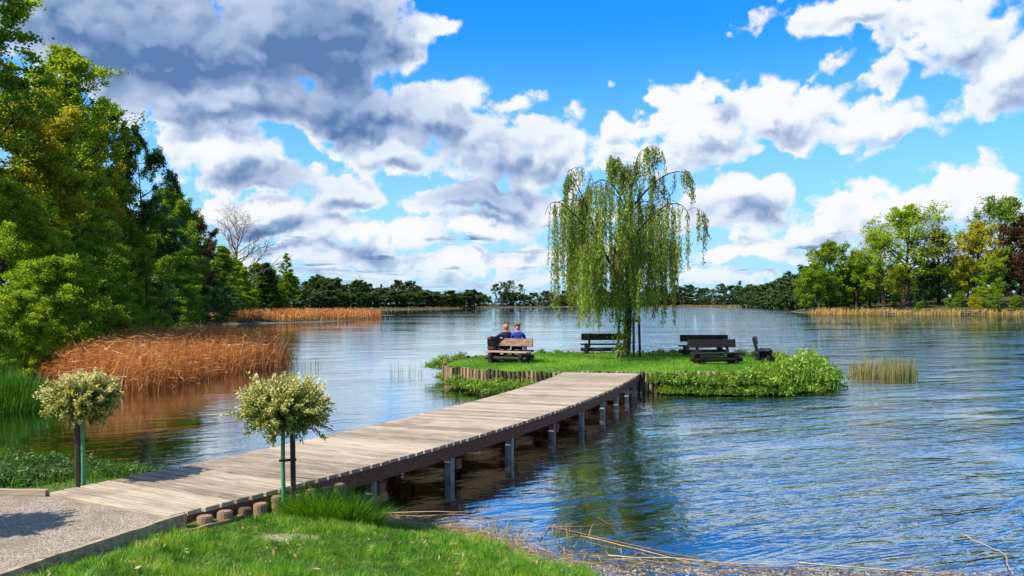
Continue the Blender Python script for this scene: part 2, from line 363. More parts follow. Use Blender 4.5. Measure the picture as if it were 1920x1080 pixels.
def ground_z(x, y):
    x = np.asarray(x, float); y = np.asarray(y, float); s = sdist(x, y)
    land = (0.50 - .11 * smooth01((x + 3.5) / .6) * (y < 12) - .27 * smooth01((x - .2) / 1.2) * (y < 12)) * smooth01(s / 2.0) + 0.04 * np.clip(s, 0, 8) * (y > 30)
    land = land + 0.085 * np.clip(8.0 - y, 0, 12) * smooth01((x + 4.1) / .9) * smooth01((s - .3) / 2)          # the bank climbs towards the viewer
    right = smooth01((x - 75) / 20) * smooth01((y - 120) / 60); land = land + right * 0.075 * np.clip(s - 3, 0, 90)
    bed = -1.9 * smooth01(-s / 9.0) - 0.10 * np.clip(-s, 0, 1.2)
    wav = 0.025 * np.sin(x * 2.1 + 1.3 * np.sin(y * 1.7)) + 0.02 * np.sin(y * 2.7 + x * .9)
    return np.where(s > 0, land, bed) + wav * smooth01(np.abs(s) / .8)
def gz(x, y): return float(ground_z(np.array([x]), np.array([y]))[0])
def build_ground():
    geo = lambda a, b, n: np.geomspace(a, b, n)
    xs = np.unique(np.concatenate([-geo(16, 5000, 60), np.arange(-16, 12, .16), geo(12, 5000, 70)]))
    ys = np.unique(np.concatenate([np.array([-400, -100, -30, -10, -4, 0, 2, 4]), np.arange(5, 16.5, .16), geo(16.5, 6000, 110)]))
    X, Y = np.meshgrid(xs, ys); Z = ground_z(X, Y)
    nx, ny = len(xs), len(ys); i = np.arange(ny - 1)[:, None] * nx + np.arange(nx - 1)[None, :]
    f = np.stack([i, i + 1, i + nx + 1, i + nx], -1).reshape(-1, 4)
    mb = MB(); mb.add(np.stack([X, Y, Z], -1).reshape(-1, 3), f)
    def col(t):
        p = pos(t); sp = t.node('ShaderNodeSeparateXYZ'); t.put(sp.inputs[0], p); z = sp.outputs[2]
        n = t.noise(p, 3.0, 6, .6); n2 = t.noise(p, .5, 4, .6); n3 = t.noise(p, 38., 4, .6)
        grass = t.ramp(n, [(.3, (.035, .07, .010)), (.55, (.075, .13, .016)), (.75, (.13, .13, .04))])
        peb = t.ramp(n3, [(.3, (.04, .035, .03)), (.5, (.13, .12, .10)), (.7, (.26, .24, .21))])
        mud = t.ramp(n2, [(.3, (.020, .022, .012)), (.6, (.05, .045, .02)), (.8, (.05, .06, .02))])
        grass = t.mix(t.smooth(sp.outputs[1], 30, 60), grass, t.ramp(n2, [(.3, (.030, .032, .012)), (.6, (.065, .06, .022)), (.8, (.11, .085, .035))]))
        dd = t.vmath('LENGTH', t.vmath('MULTIPLY', t.vmath('SUBTRACT', p, (-2.3, 7.95, 0)), (2.6, 5.5, 0)), out=1)      # worn sandy spot
        grass = t.mix(t.smooth(t.math('ADD', dd, n), 1.5, 1.1), grass, (.36, .30, .20))
        zz = t.math('ADD', z, t.math('MULTIPLY', t.math('SUBTRACT', n, .5), .12))
        c = t.mix(t.smooth(zz, -.45, -.08), mud, peb)
        pebbly = t.math('MULTIPLY', t.smooth(sp.outputs[0], .35, 1.0), t.smooth(sp.outputs[1], 9.0, 8.6))
        return t.mix(t.math('MULTIPLY', t.smooth(zz, .03, .16), t.math('SUBTRACT', 1.0, pebbly)), c, grass)
    m = pbr('ground', col, .95, .1, lambda t: (t.noise(pos(t), 40., 5, .65), .6, .03))
    o = link('ground', mb.mesh('ground', m, True)); tag(o, kind='structure')
build_ground()

def build_water():
    m, t, o = mat_new('lake_water')
    p = pos(t)
    sp = t.node('ShaderNodeSeparateXYZ'); t.put(sp.inputs[0], p); yy = sp.outputs[1]
    rot = t.node('ShaderNodeVectorRotate', rotation_type='Z_AXIS'); t.put(rot.inputs['Vector'], p); rot.inputs['Angle'].default_value = R(-24)
    v1 = t.vmath('MULTIPLY', rot.outputs[0], (0.42, 1.5, 1)); v2 = t.vmath('MULTIPLY', rot.outputs[0], (.8, 1.6, 1))
    a = t.noise(v1, 1.5, 3, .55, .5); b = t.noise(v2, 5.0, 3, .55, .3); c = t.noise(t.vmath('MULTIPLY', p, (.35, 1, 1)), .35, 3, .5)
    # calm lanes and ruffled bands further out
    lane = t.noise(t.vmath('MULTIPLY', p, (.006, .05, 1)), 1.0, 5, .6)
    far = t.smooth(yy, 22, 90)
    amp = t.smooth(lane, .38, .62, .30, 1.05)
    amp = t.math('ADD', t.math('MULTIPLY', far, amp), t.math('MULTIPLY', t.math('SUBTRACT', 1.0, far), t.smooth(lane, .3, .7, .75, 1.0)))
    h = t.math('ADD', t.math('MULTIPLY', a, .055), t.math('MULTIPLY', b, .014))
    h = t.math('MULTIPLY', h, amp)
    gust = t.noise(t.vmath('MULTIPLY', rot.outputs[0], (.16, .42, 1)), 1.0, 3, .5)
    h = t.math('MULTIPLY', h, t.smooth(gust, .36, .62, .45, 1.3))
    h = t.math('ADD', h, t.math('MULTIPLY', c, .055))
    left = t.smooth(t.math('SUBTRACT', sp.outputs[0], t.math('MULTIPLY', yy, .10)), -3.0, 4.5, .26, 1.7)       # sheltered water between the reeds and the island
    h = t.math('MULTIPLY', h, left)
    bp = t.node('ShaderNodeBump'); bp.inputs['Strength'].default_value = 1.0; bp.inputs['Distance'].default_value = 1.0; t.put(bp.inputs['Height'], h)
    fr = t.node('ShaderNodeFresnel'); fr.inputs[0].default_value = 1.33; t.l.new(bp.outputs[0], fr.inputs['Normal'])
    fac = t.math('POWER', fr.outputs[0], .29)
    gl = t.node('ShaderNodeBsdfGlossy'); gl.inputs['Roughness'].default_value = .02; gl.inputs['Color'].default_value = (.88, .97, 1, 1); t.l.new(bp.outputs[0], gl.inputs['Normal'])
    tr = t.node('ShaderNodeBsdfTransparent'); tr.inputs[0].default_value = (.42, .46, .30, 1)
    mx = t.node('ShaderNodeMixShader'); t.put(mx.inputs[0], fac); t.l.new(tr.outputs[0], mx.inputs[1]); t.l.new(gl.outputs[0], mx.inputs[2])
    t.l.new(mx.outputs[0], o.inputs[0])
    mb = MB(); mb.add([(-1500, -400, 0), (1500, -400, 0), (1500, 1600, 0), (-1500, 1600, 0)], [np.array([[0, 1, 2, 3]])])
    w = link('lake_water', mb.mesh('lake_water', m)); tag(w, kind='structure')
build_water()

# ------------------------------------------------------------------ island
ISL = np.array([(-2.55, 27.6), (-1.9, 26.5), (-.3, 25.3), (1.4, 24.85), (4.3, 24.65), (7.3, 24.6), (9.6, 25.2), (11.0, 26.6), (11.7, 28.6), (11.4, 31.5), (9.8, 34.0), (7.2, 35.4), (4, 35.8), (1, 35.2), (-1.2, 33.4), (-2.4, 30.6)], float)
def smooth_loop(p, it=2):
    for _ in range(it):
        q = np.empty((len(p) * 2, 2)); nx = np.roll(p, -1, 0); q[0::2] = .75 * p + .25 * nx; q[1::2] = .25 * p + .75 * nx; p = q
    return p
ISL_S = smooth_loop(ISL, 3)
ISL_C = np.array([4.6, 30.0])
def isl_sd(x, y): return -sdist(x, y, ISL_S)      # + inside
def isl_z(x, y):
    s = isl_sd(x, y); return 0.57 + .05 * smooth01(s / 3) + .015 * np.sin(x * 3 + np.sin(y * 2.3)) * smooth01(s)
def build_island():
    mb = MB(); n = len(ISL_S); fr = np.linspace(0, 1, 26)[1:]
    rows = [ISL_C[None, :] + (ISL_S - ISL_C) * f for f in fr]
    V = [np.array([[*ISL_C, float(isl_z(ISL_C[:1], ISL_C[1:])[0])]])]
    for r in rows: V.append(np.column_stack([r, isl_z(r[:, 0], r[:, 1])]))
    V.append(np.column_stack([ISL_S, np.full(n, -2.2)]))
    v = np.concatenate(V); fs = []
    j = np.arange(n); k = (j + 1) % n
    fs.append(np.stack([np.zeros(n, int), 1 + j, 1 + k], 1))
    for r in range(len(rows)):
        a = 1 + r * n; b = a + n; fs.append(np.stack([a + j, b + j, b + k, a + k], 1))
    mb.add(v, fs)
    def col(t):
        p = pos(t); n1 = t.noise(p, 2.5, 5, .6)
        sp = t.node('ShaderNodeSeparateXYZ'); t.put(sp.inputs[0], p)
        g = t.ramp(n1, [(.3, (.05, .12, .010)), (.6, (.11, .22, .014)), (.8, (.20, .26, .03))])
        return t.mix(t.smooth(sp.outputs[2], .45, .53), (.035, .025, .015), g)
    m = pbr('island_turf', col, .95, .1, lambda t: (t.noise(pos(t), 25., 5, .65), .6, .04))
    tag(link('island_ground', mb.mesh('island_ground', m, False)), kind='structure')
    # short grass
    pts = rng.uniform((-3, 24.3), (12.2, 36.2), (90000, 2)); s = isl_sd(pts[:, 0], pts[:, 1]); pts = pts[s > .04]
    nn = len(pts); b = np.column_stack([pts, isl_z(pts[:, 0], pts[:, 1]) - .01])
    tn = .40 + .22 * np.sin(pts[:, 0] * 1.3 + 2 * np.sin(pts[:, 1] * .8)) + rng.normal(0, .16, nn)
    gb = MB(); blades(gb, b, rng.uniform(.04, .10, nn), rng.uniform(.012, .022, nn), rng.normal(0, .03, (nn, 2)), np.clip(tn, 0, .97), 1)
    tag(link('island_grass', gb.mesh('island_grass', M['grass'])), 'short bright green grass covering the flat top of the island', 'grass', kind='stuff')
build_island()

# ------------------------------------------------------------------ jetty
RE = np.array([at(320, 968, .62), at(500, 921, .62), at(683, 874, .62), at(817, 838, .62), at(950, 801, .62), at(1017, 780, .62), at(1062, 763, .62), at(1125, 738, .62), at(1201, 699, .62)])
LE = np.array([at(90, 925, .62), at(360, 868, .62), at(646, 808, .62), at(721, 790, .62), at(862, 763, .62), at(958, 730, .62), at(1058, 697.5, .62)])
def fit(P):
    s = np.concatenate([[0], np.cumsum(np.hypot(*np.diff(P, axis=0).T))]); s /= s[-1]
    cx, cy = np.polyfit(s, P[:, 0], 3), np.polyfit(s, P[:, 1], 3)
    return lambda t: np.stack([np.polyval(cx, t), np.polyval(cy, t)], -1)
RF, LF = fit(RE), fit(LE)
DECK_Z = 0.62
def jetty():
    root = empty('jetty', (*((RF(0.) + LF(0.)) / 2), 0))
    tag(root, 'weathered wooden plank jetty curving from the shore to the island', 'jetty')
    r0 = np.array(root.location)
    N = 92; tt = np.linspace(0, 1, N + 1); rr = random.Random(3)
    def across(t, u): return LF(t) * (1 - u) + RF(t) * u
    for i in range(N):      # each plank is sawn to the curve of the deck
        g = .024 / 18.5 * rr.uniform(.5, 1.0); t0, t1 = tt[i] + g, tt[i + 1] - g; e0, e1 = rr.uniform(-.006, .006), 1 + rr.uniform(-.004, .007)
        q = np.array([across(t0, e0), across(t0, e1), across(t1, e1), across(t1, e0)]); mid = q.mean(0); ax = (q[1] + q[2] - q[0] - q[3]) / 2; az = math.atan2(ax[1], ax[0])
        l = (q - mid) @ np.array([[math.cos(az), -math.sin(az)], [math.sin(az), math.cos(az)]])
        c = .012; top = l * (1 - np.array([[.0045, .045]])); sag = rr.uniform(-.004, .004); hz = np.array([sag, -sag, sag * .6, -sag])
        v = np.concatenate([np.column_stack([l, np.full(4, -.025)]), np.column_stack([l, hz + .017]), np.column_stack([top, hz + .025])])
        j = np.arange(4); k = (j + 1) % 4
        mb = MB(); mb.add(v, [np.array([[3, 2, 1, 0]]), np.stack([j, k, k + 4, j + 4], 1), np.stack([j + 4, k + 4, k + 8, j + 8], 1), np.array([[8, 9, 10, 11]])])
        link('plank', mb.mesh('plank', M['deck']), root, (mid[0] - r0[0], mid[1] - r0[1], DECK_Z - .025), (0, 0, az))
    # long beams under the plank ends and one along the middle
    ts = np.linspace(0.0, 1.0, 40)
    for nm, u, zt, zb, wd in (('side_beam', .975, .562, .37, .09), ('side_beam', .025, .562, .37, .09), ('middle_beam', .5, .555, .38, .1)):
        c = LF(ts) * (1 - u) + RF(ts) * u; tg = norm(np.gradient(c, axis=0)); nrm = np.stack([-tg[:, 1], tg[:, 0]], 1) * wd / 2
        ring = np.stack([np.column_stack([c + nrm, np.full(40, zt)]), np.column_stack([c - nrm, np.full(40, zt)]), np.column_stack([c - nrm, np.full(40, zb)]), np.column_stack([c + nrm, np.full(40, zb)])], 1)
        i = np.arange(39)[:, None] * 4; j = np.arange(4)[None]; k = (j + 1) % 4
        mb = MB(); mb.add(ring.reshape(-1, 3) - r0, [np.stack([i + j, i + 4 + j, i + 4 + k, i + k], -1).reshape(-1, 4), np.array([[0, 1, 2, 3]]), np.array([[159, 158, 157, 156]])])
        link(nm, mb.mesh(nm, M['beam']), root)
    # edge batten over the plank ends on the right: rust red
    # piles in rows with a cap beam
    pm = bevel_box('pile', (.13, .13, 2.3), M['pile'], .012); pd = bevel_box('pile_dark', (.17, .17, 2.3), M['beam'], .012)
    cm = bevel_box('cap_beam', (1, .15, .17), M['beam'], .01)
    for t_ in (.17, .275, .385, .495, .60, .70, .79, .875, .955):
        l, r = LF(t_), RF(t_); ax = r - l; az = math.atan2(ax[1], ax[0]); Lx = np.hypot(*ax)
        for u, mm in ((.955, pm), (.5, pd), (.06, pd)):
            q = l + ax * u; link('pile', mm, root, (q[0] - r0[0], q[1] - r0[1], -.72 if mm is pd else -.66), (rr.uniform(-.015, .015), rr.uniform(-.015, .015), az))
        off = np.array([-ax[1], ax[0]]) / Lx * .155
        q = l + ax * .5 + off; link('cap_beam', cm, root, (q[0] - r0[0], q[1] - r0[1], .235), (0, 0, az), (Lx * 1.0, 1, 1))
jetty()

# ------------------------------------------------------------------ gravel path with timber edging
KR = [at(320, 970, .62), at(230, 1000, .62), at(120, 1036, .62), at(0, 1074, .62), (-4.35, 4.0)]
def path():
    a = LF(0.0); b = RF(0.0); d = norm(a - b)
    poly = [tuple(b + np.array([.02, -.02])), *KR[1:], (-9.5, 4.0), (-9.5, 8.95), tuple(a)]
    bm = bmesh.new(); vs_ = [bm.verts.new((p[0], p[1], .585)) for p in poly]; f = bm.faces.new(vs_)
    r = bmesh.ops.extrude_face_region(bm, geom=[f])
    for v in r['geom']:
        if isinstance(v, bmesh.types.BMVert): v.co.z = .2
    bmesh.ops.recalc_face_normals(bm, faces=bm.faces[:])
    bmesh.ops.triangulate(bm, faces=bm.faces[:])
    me = bpy.data.meshes.new('gravel_path'); bm.to_mesh(me); bm.free()
    def col(t):
        p = pos(t); v = t.node('ShaderNodeTexVoronoi'); t.put(v.inputs['Vector'], p); v.inputs['Scale'].default_value = 55
        n = t.noise(p, 2.2, 5, .6); s = t.node('ShaderNodeSeparateColor'); t.put(s.inputs[0], v.outputs['Color'])
        c = t.ramp(s.outputs[0], [(0, (.17, .135, .10)), (.5, (.27, .22, .16)), (1, (.38, .32, .24))])
        return t.mix(t.smooth(n, .42, .7, 0, .55), c, (.15, .11, .085))
    def bp(t):
        v = t.node('ShaderNodeTexVoronoi'); t.put(v.inputs['Vector'], pos(t)); v.inputs['Scale'].default_value = 55
        return t.math('SUBTRACT', 1.0, v.outputs['Distance']), .6, .012
    m = pbr('gravel', col, .95, .15, bp); me.materials.append(m)
    tag(link('gravel_path', me), kind='structure')
    # loose stones
    n = 9000; P = rng.uniform((-7.5, 5.9), (-3.3, 9.2), (n, 2))
    pl = np.array(poly); ins = sdist(P[:, 0], P[:, 1], pl) < -.03; P = P[ins]; n = len(P)
    base = np.array([[1, 0, 0], [0, 1, 0], [-1, 0, 0], [0, -1, 0], [0, 0, 1.0]]); fc = np.array([[0, 1, 4], [1, 2, 4], [2, 3, 4], [3, 0, 4]])
    sz = rng.uniform(.004, .011, (n, 1, 1)) * rng.uniform(.7, 1.3, (n, 1, 3)); an = rng.uniform(0, 6.28, n); ca, sa = np.cos(an), np.sin(an)
    v = base[None] * sz; vx = v[:, :, 0] * ca[:, None] - v[:, :, 1] * sa[:, None]; vy = v[:, :, 0] * sa[:, None] + v[:, :, 1] * ca[:, None]
    v = np.stack([vx + P[:, :1], vy + P[:, 1:], v[:, :, 2] * .8 + .584], -1)
    mb = MB(); mb.add(v.reshape(-1, 3), (np.arange(n) * 5)[:, None, None] + fc[None], 0) if False else mb.add(v.reshape(-1, 3), ((np.arange(n) * 5)[:, None, None] + fc[None]).reshape(-1, 3), np.repeat(rng.uniform(0, 1, n), 5))
    gm = leaf_mat('gravel_stone', [(0, (.15, .115, .085)), (.5, (.27, .215, .16)), (1, (.42, .355, .28))], 0, .9, .1)
    tag(link('loose_gravel', mb.mesh('loose_gravel', gm)), 'loose pale gravel stones scattered on the path before the jetty', 'gravel', kind='stuff')
    # timber edges: bent boards standing on edge
    def board(name, pts, z0, z1, wd, label, mat='kerb'):
        p = np.array(pts, float); s = np.concatenate([[0], np.cumsum(np.hypot(*np.diff(p, axis=0).T))]); q = np.linspace(0, s[-1], 24)
        deg = min(3, len(p) - 1); c = np.stack([np.polyval(np.polyfit(s, p[:, 0], deg), q), np.polyval(np.polyfit(s, p[:, 1], deg), q)], 1)
        tg = norm(np.gradient(c, axis=0)); nr = np.stack([-tg[:, 1], tg[:, 0]], 1) * wd / 2; nr = nr * (1 + rng.normal(0, .06, (24, 1)))
        z0 = np.broadcast_to(z0, (24,)); zz = np.linspace(*z1, 24) if isinstance(z1, tuple) else np.full(24, z1); zz = zz + rng.normal(0, .003, 24)
        ring = np.stack([np.column_stack([c + nr, zz]), np.column_stack([c - nr, zz]), np.column_stack([c - nr, z0]), np.column_stack([c + nr, z0])], 1)
        i = np.arange(23)[:, None] * 4; j = np.arange(4)[None]; k = (j + 1) % 4
        mb = MB(); o0 = np.array([*c[0], 0]); mb.add(ring.reshape(-1, 3) - o0, [np.stack([i + j, i + 4 + j, i + 4 + k, i + k], -1).reshape(-1, 4), np.array([[0, 1, 2, 3]]), np.array([[95, 94, 93, 92]])])
        tag(link(name, mb.mesh(name, M[mat]), None, tuple(o0)), label, 'edging board')
    x0, y0 = at(352, 962, .64)
    board('edging_board', [(x0, y0), (RE[0][0] - .02, RE[0][1] - .09), *[(k[0] + .03, k[1] - .04) for k in KR[1:]]], .15, .635, .055, 'long pale timber board edging the gravel path beside the lawn')
    board('edging_board', [at(470, 962, .45), at(385, 990, .47), at(250, 1020, .5), at(130, 1056, .52), at(40, 1090, .53)], .2, (.47, .56), .045, 'thin brown board lying in the lawn below the path edge', 'log')
    board('edging_board', [(LE[0][0] - .02, LE[0][1] + .02), (-6.4, 9.02), (-8, 9.05), (-9.6, 8.9)], .2, .66, .07, 'pale timber board edging the far side of the gravel path')
path()

# short log stumps lining the jetty's landing
def stump_row():
    pts = []
    for t_ in np.linspace(.018, .125, 9):
        e = RF(t_); d_ = norm(RF(t_ + .01) - e); pts.append((e[0] + d_[1] * .12, e[1] - d_[0] * .12))
    c0 = np.array([*pts[0], 0]); root = empty('log_edging', tuple(c0)); tag(root, 'row of short round log stumps along the near side of the jetty', 'edging')
    bm = bmesh.new(); bmesh.ops.create_cone(bm, cap_ends=True, segments=14, radius1=.085, radius2=.082, depth=1.0)
    bmesh.ops.bevel(bm, geom=[e for e in bm.edges if all(v.co.z > 0 for v in e.verts)], offset=.012, segments=2, affect='EDGES')
    me = bpy.data.meshes.new('stump'); bm.to_mesh(me); bm.free(); me.materials.append(M['log'])
    for i, p in enumerate(pts):
        link('stump', me, root, (p[0] - c0[0], p[1] - c0[1], .02 + random.uniform(-.02, .03) - .006 * i + .045), (random.uniform(-.04, .04), random.uniform(-.04, .04), random.uniform(0, 6)), (random.uniform(.9, 1.12),) * 2 + (1,))
stump_row()

# ------------------------------------------------------------------ palisade round the island
def palisade():
    p = np.vstack([ISL_S, ISL_S[:1]]); s = np.concatenate([[0], np.cumsum(np.hypot(*np.diff(p, axis=0).T))])
    N = int(s[-1] / .152); q = np.linspace(0, s[-1], N, endpoint=False); x = np.interp(q, s, p[:, 0]); y = np.interp(q, s, p[:, 1])
    root = empty('palisade', (*ISL_C, 0)); tag(root, 'ring of upright wooden posts holding up the island bank', 'palisade')
    mes = []
    for k in range(3):
        bm = bmesh.new(); bmesh.ops.create_cone(bm, cap_ends=True, segments=8, radius1=.058 + .006 * k, radius2=.054 + .006 * k, depth=1.0)
        me = bpy.data.meshes.new('post'); bm.to_mesh(me); bm.free(); me.materials.append(M['post']); mes.append(me)
    for i in range(N):
        link('post', mes[i % 3], root, (x[i] - ISL_C[0], y[i] - ISL_C[1], .10 + random.uniform(-.03, .05)), (random.uniform(-.05, .05), random.uniform(-.05, .05), 0), (1, 1, 1.06))
palisade()

# ------------------------------------------------------------------ benches
LOGM = {}
def bench(xy, rz, label, light=False, w=2.0):
    root = empty('bench', (*xy, .60), rz); tag(root, label, 'bench', 'log benches on the island')
    mt = M['bench_light'] if light else M['bench']
    key = (light, w)
    if key not in LOGM:
        bm = bmesh.new(); bmesh.ops.create_cone(bm, cap_ends=True, segments=12, radius1=.085, radius2=.08, depth=.62)
        bmesh.ops.rotate(bm, verts=bm.verts, cent=(0, 0, 0), matrix=Matrix.Rotation(R(90), 3, 'X'))
        leg = bpy.data.meshes.new('leg_log'); bm.to_mesh(leg); bm.free(); leg.materials.append(M['bench'])
        bm = bmesh.new(); bmesh.ops.create_cone(bm, cap_ends=True, segments=12, radius1=.075, radius2=.07, depth=w * .98)
        bmesh.ops.rotate(bm, verts=bm.verts, cent=(0, 0, 0), matrix=Matrix.Rotation(R(90), 3, 'Y'))
        st = bpy.data.meshes.new('stretcher'); bm.to_mesh(st); bm.free(); st.materials.append(M['bench'])
        LOGM[key] = (bevel_box('seat_plank', (w, .22, .055), mt, .012), bevel_box('back_plank', (w, .055, .30), mt, .014), bevel_box('back_post', (.1, .07, .62), M['bench'], .012), leg, st)
    sp, bp, po, leg, st = LOGM[key]
    for y in (-.01, .225): link('seat_plank', sp, root, (0, y, .425))
    for s in (-1, 1):
        link('back_post', po, root, (s * w * .32, -.235, .62), (R(13), 0, 0))
        link('leg_log', leg, root, (s * w * .36, .08, .085)); link('leg_log', leg, root, (s * w * .36, .08, .315))
    link('stretcher', st, root, (0, -.1, .2)); link('stretcher', st, root, (0, .27, .2))
    link('back_plank', bp, root, (0, -.225, .77), (R(13), 0, 0))
    return root
b1 = at(955, 681, .6); b2 = (at(950, 672, .6)[0], 30.6); b3 = (xat(1131, 34.4), 34.4); b4 = (xat(1318, 33.0), 33.0); b5 = at(1341, 684, .6); b6 = at(1428, 676, .6)
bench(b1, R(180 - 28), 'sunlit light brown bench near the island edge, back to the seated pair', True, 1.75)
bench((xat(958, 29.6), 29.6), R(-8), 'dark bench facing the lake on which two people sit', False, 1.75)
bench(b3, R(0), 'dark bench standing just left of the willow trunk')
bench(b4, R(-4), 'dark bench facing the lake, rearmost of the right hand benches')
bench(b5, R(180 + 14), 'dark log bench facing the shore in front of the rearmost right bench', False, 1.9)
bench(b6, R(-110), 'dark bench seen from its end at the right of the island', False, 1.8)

# ------------------------------------------------------------------ people on the bench
def person(loc, rz, top, trousers, skin, hair, label, head_turn=0.0, lean=0.0, cap=False, arm=0):
    V = []; E = []; RD = []
    def v(p, r, link_to=None):
        V.append(p); RD.append(r); i = len(V) - 1
        if link_to is not None: E.append((link_to, i))
        return i
    # local: +y the way the person faces, seat top at z = 0
    pel = v((0, .0, .10), (.16, .13)); ab = v((0, -.02, .26), (.15, .115), pel); ch = v((0, -.03, .42), (.17, .12), ab); up = v((0, -.02, .53), (.13, .095), ch)
    nk = v((0, .0, .60), (.06, .06), up); hb = v((0, .01, .66), (.07, .075), nk); hm = v((0, .02, .74), (.083, .098), hb); ht = v((0, .015, .82), (.06, .075), hm)
    for s in (-1, 1):
        hp = v((s * .11, .06, .09), (.095, .09), pel); kn = v((s * .13, .47, .07), (.065, .065), hp); cf = v((s * .13, .49, -.15), (.058, .06), kn); an = v((s * .13, .47, -.36), (.042, .045), cf); v((s * .15, .60, -.39), (.045, .035), an)
        sh = v((s * .19, -.02, .49), (.072, .072), up)
        if s == arm:      # arm along the back of the bench
            el = v((s * .42, -.12, .40), (.05, .05), sh); wr = v((s * .62, -.12, .43), (.036, .036), el)
            pm = v((s * .69, -.11, .44), (.035, .022), wr); fd = np.array([s * 1.0, .05, -.1])
        else:
            el = v((s * .27, .05, .22), (.052, .052), sh); wr = v((s * .17, .28, .17), (.036, .036), el)
            pm = v((s * .14, .36, .165), (.036, .022), wr); fd = np.array([-s * .25, 1.0, -.25])
    me = bpy.data.meshes.new('body'); me.from_pydata(V, E, []); o = bpy.data.objects.new('body_build', me); COL.objects.link(o)
    sk = o.modifiers.new('skin', 'SKIN'); sk.use_smooth_shade = True
    for i, r in enumerate(RD): me.skin_vertices[0].data[i].radius = r
    me.skin_vertices[0].data[0].use_root = True
    sb = o.modifiers.new('sub', 'SUBSURF'); sb.levels = 2; sb.render_levels = 2
    dg = bpy.context.evaluated_depsgraph_get(); dg.update()
    bme = bpy.data.meshes.new_from_object(o.evaluated_get(dg)); bpy.data.objects.remove(o)
    # head turned, face and fingers joined into the same body mesh
    bm = bmesh.new(); bm.from_mesh(bme); bme.materials.clear()
    def ball(c, r, sc):
        res = bmesh.ops.create_uvsphere(bm, u_segments=10, v_segments=7, radius=r)
        for x in res['verts']: x.co = Vector((x.co.x * sc[0], x.co.y * sc[1], x.co.z * sc[2])) + Vector(c)
        return res['verts']
    ball((0, .118, .725), .02, (.8, 1.2, 1.3)); ball((0, .10, .675), .03, (1.1, .5, .35))
    for s in (-1, 1): ball((s * .083, .005, .735), .03, (.4, .8, 1.2))
    eyes = []
    for s in (-1, 1): eyes += ball((s * .034, .098, .752), .012, (1, .8, .8))
    eyeset = set(eyes)
    for s in (-1, 1):
        if s == arm: bs = Vector((s * .70, -.11, .44)); fd = Vector((s, .05, -.15)); side = Vector((0, 1, 0))
        else: bs = Vector((s * .138, .375, .165)); fd = Vector((-s * .25, 1, -.3)).normalized(); side = Vector((s, .25, 0)).normalized()
        for k, (off, ln) in enumerate(((-.027, .055), (-.009, .068), (.009, .072), (.027, .062), (.045, .04))):
            p0 = bs + side * off * (-1) - fd * (.03 if k == 4 else 0); 
            for q in range(4):
                c = p0 + fd * ln * q / 3 + Vector((0, 0, -.012 * q * q / 3)); ball(c, .010 - .0008 * q, (1, 1, 1))
    Mh = Matrix.Translation((0, .01, .60)) @ Matrix.Rotation(head_turn, 4, 'Z') @ Matrix.Translation((0, -.01, -.60))
    for x in bm.verts:
        if x.co.z > .605:
            k = min(1, (x.co.z - .605) / .05); x.co = x.co.lerp(Mh @ x.co, k)
    for f in bm.faces:
        c = f.calc_center_median(); f.smooth = True
        if c.z > .60: f.material_index = 2
        elif c.z < -.33: f.material_index = 3
        elif (abs(c.x) > .60) or (c.y > .31 and c.z > .135 and abs(c.x) < .22): f.material_index = 2
        elif c.z < .14 : f.material_index = 1
        if any(x in eyeset for x in f.verts): f.material_index = 3
    pl = lambda n, c, r=.8: pbr(n, lambda t: t.mix(t.noise(objc(t), 14, 4, .6), tuple(x * .75 for x in c), c), r, .2, lambda t: (t.noise(objc(t), 9, 3, .6), .5, .03))
    for mm in (pl('cloth', top), pl('trousers', trousers), pl('skin', skin, .5), pl('shoe_leather', (.015, .012, .01), .5)): bme.materials.append(mm)
    bm.to_mesh(bme); bm.free()
    bme.name = 'body'
    root = empty('person', loc, rz); root.scale = (1.13, 1.13, 1.16); tag(root, label, 'person', 'two people on the bench')
    link('body', bme, root)
    # hair or cap: shell over the back of the head
    bm = bmesh.new(); bmesh.ops.create_uvsphere(bm, u_segments=20, v_segments=14, radius=1)
    for x in bm.verts: x.co = Vector((x.co.x * .098, x.co.y * .116 + .012, x.co.z * .108 + .752))
    kill = [x for x in bm.verts if (x.co.z < (.752 if cap else .70)) or (x.co.y > .055 and x.co.z < .79)]
    bmesh.ops.delete(bm, geom=kill, context='VERTS')
    for x in bm.verts: x.co = Mh @ x.co
    if cap:
        q = bmesh.ops.create_cone(bm, cap_ends=True, segments=16, radius1=.075, radius2=.072, depth=.012)
        for x in q['verts']: x.co = Mh @ (Vector((x.co.x, x.co.y * .9 + .105, x.co.z + .792)))
    for f in bm.faces: f.smooth = True
    hm_ = bpy.data.meshes.new('cap' if cap else 'hair'); bm.to_mesh(hm_); bm.free(); hm_.materials.append(pl('cap_cloth' if cap else 'hair_strands', hair))
    link('cap' if cap else 'hair', hm_, root)
    return root
bx2, by2 = xat(958, 29.6), 29.6
person((xat(949, by2), by2 + .02, 1.07), R(18), (.018, .022, .06), (.02, .02, .03), (.52, .26, .17), (.42, .17, .08), 'person in a dark navy jacket with auburn hair, left of the seated pair', R(30), arm=-1)
person((xat(971, by2), by2 + .02, 1.07), R(4), (.03, .055, .30), (.02, .02, .03), (.56, .25, .17), (.07, .018, .016), 'person in a royal blue top and dark red cap looking left, right of the pair', R(75), cap=True)

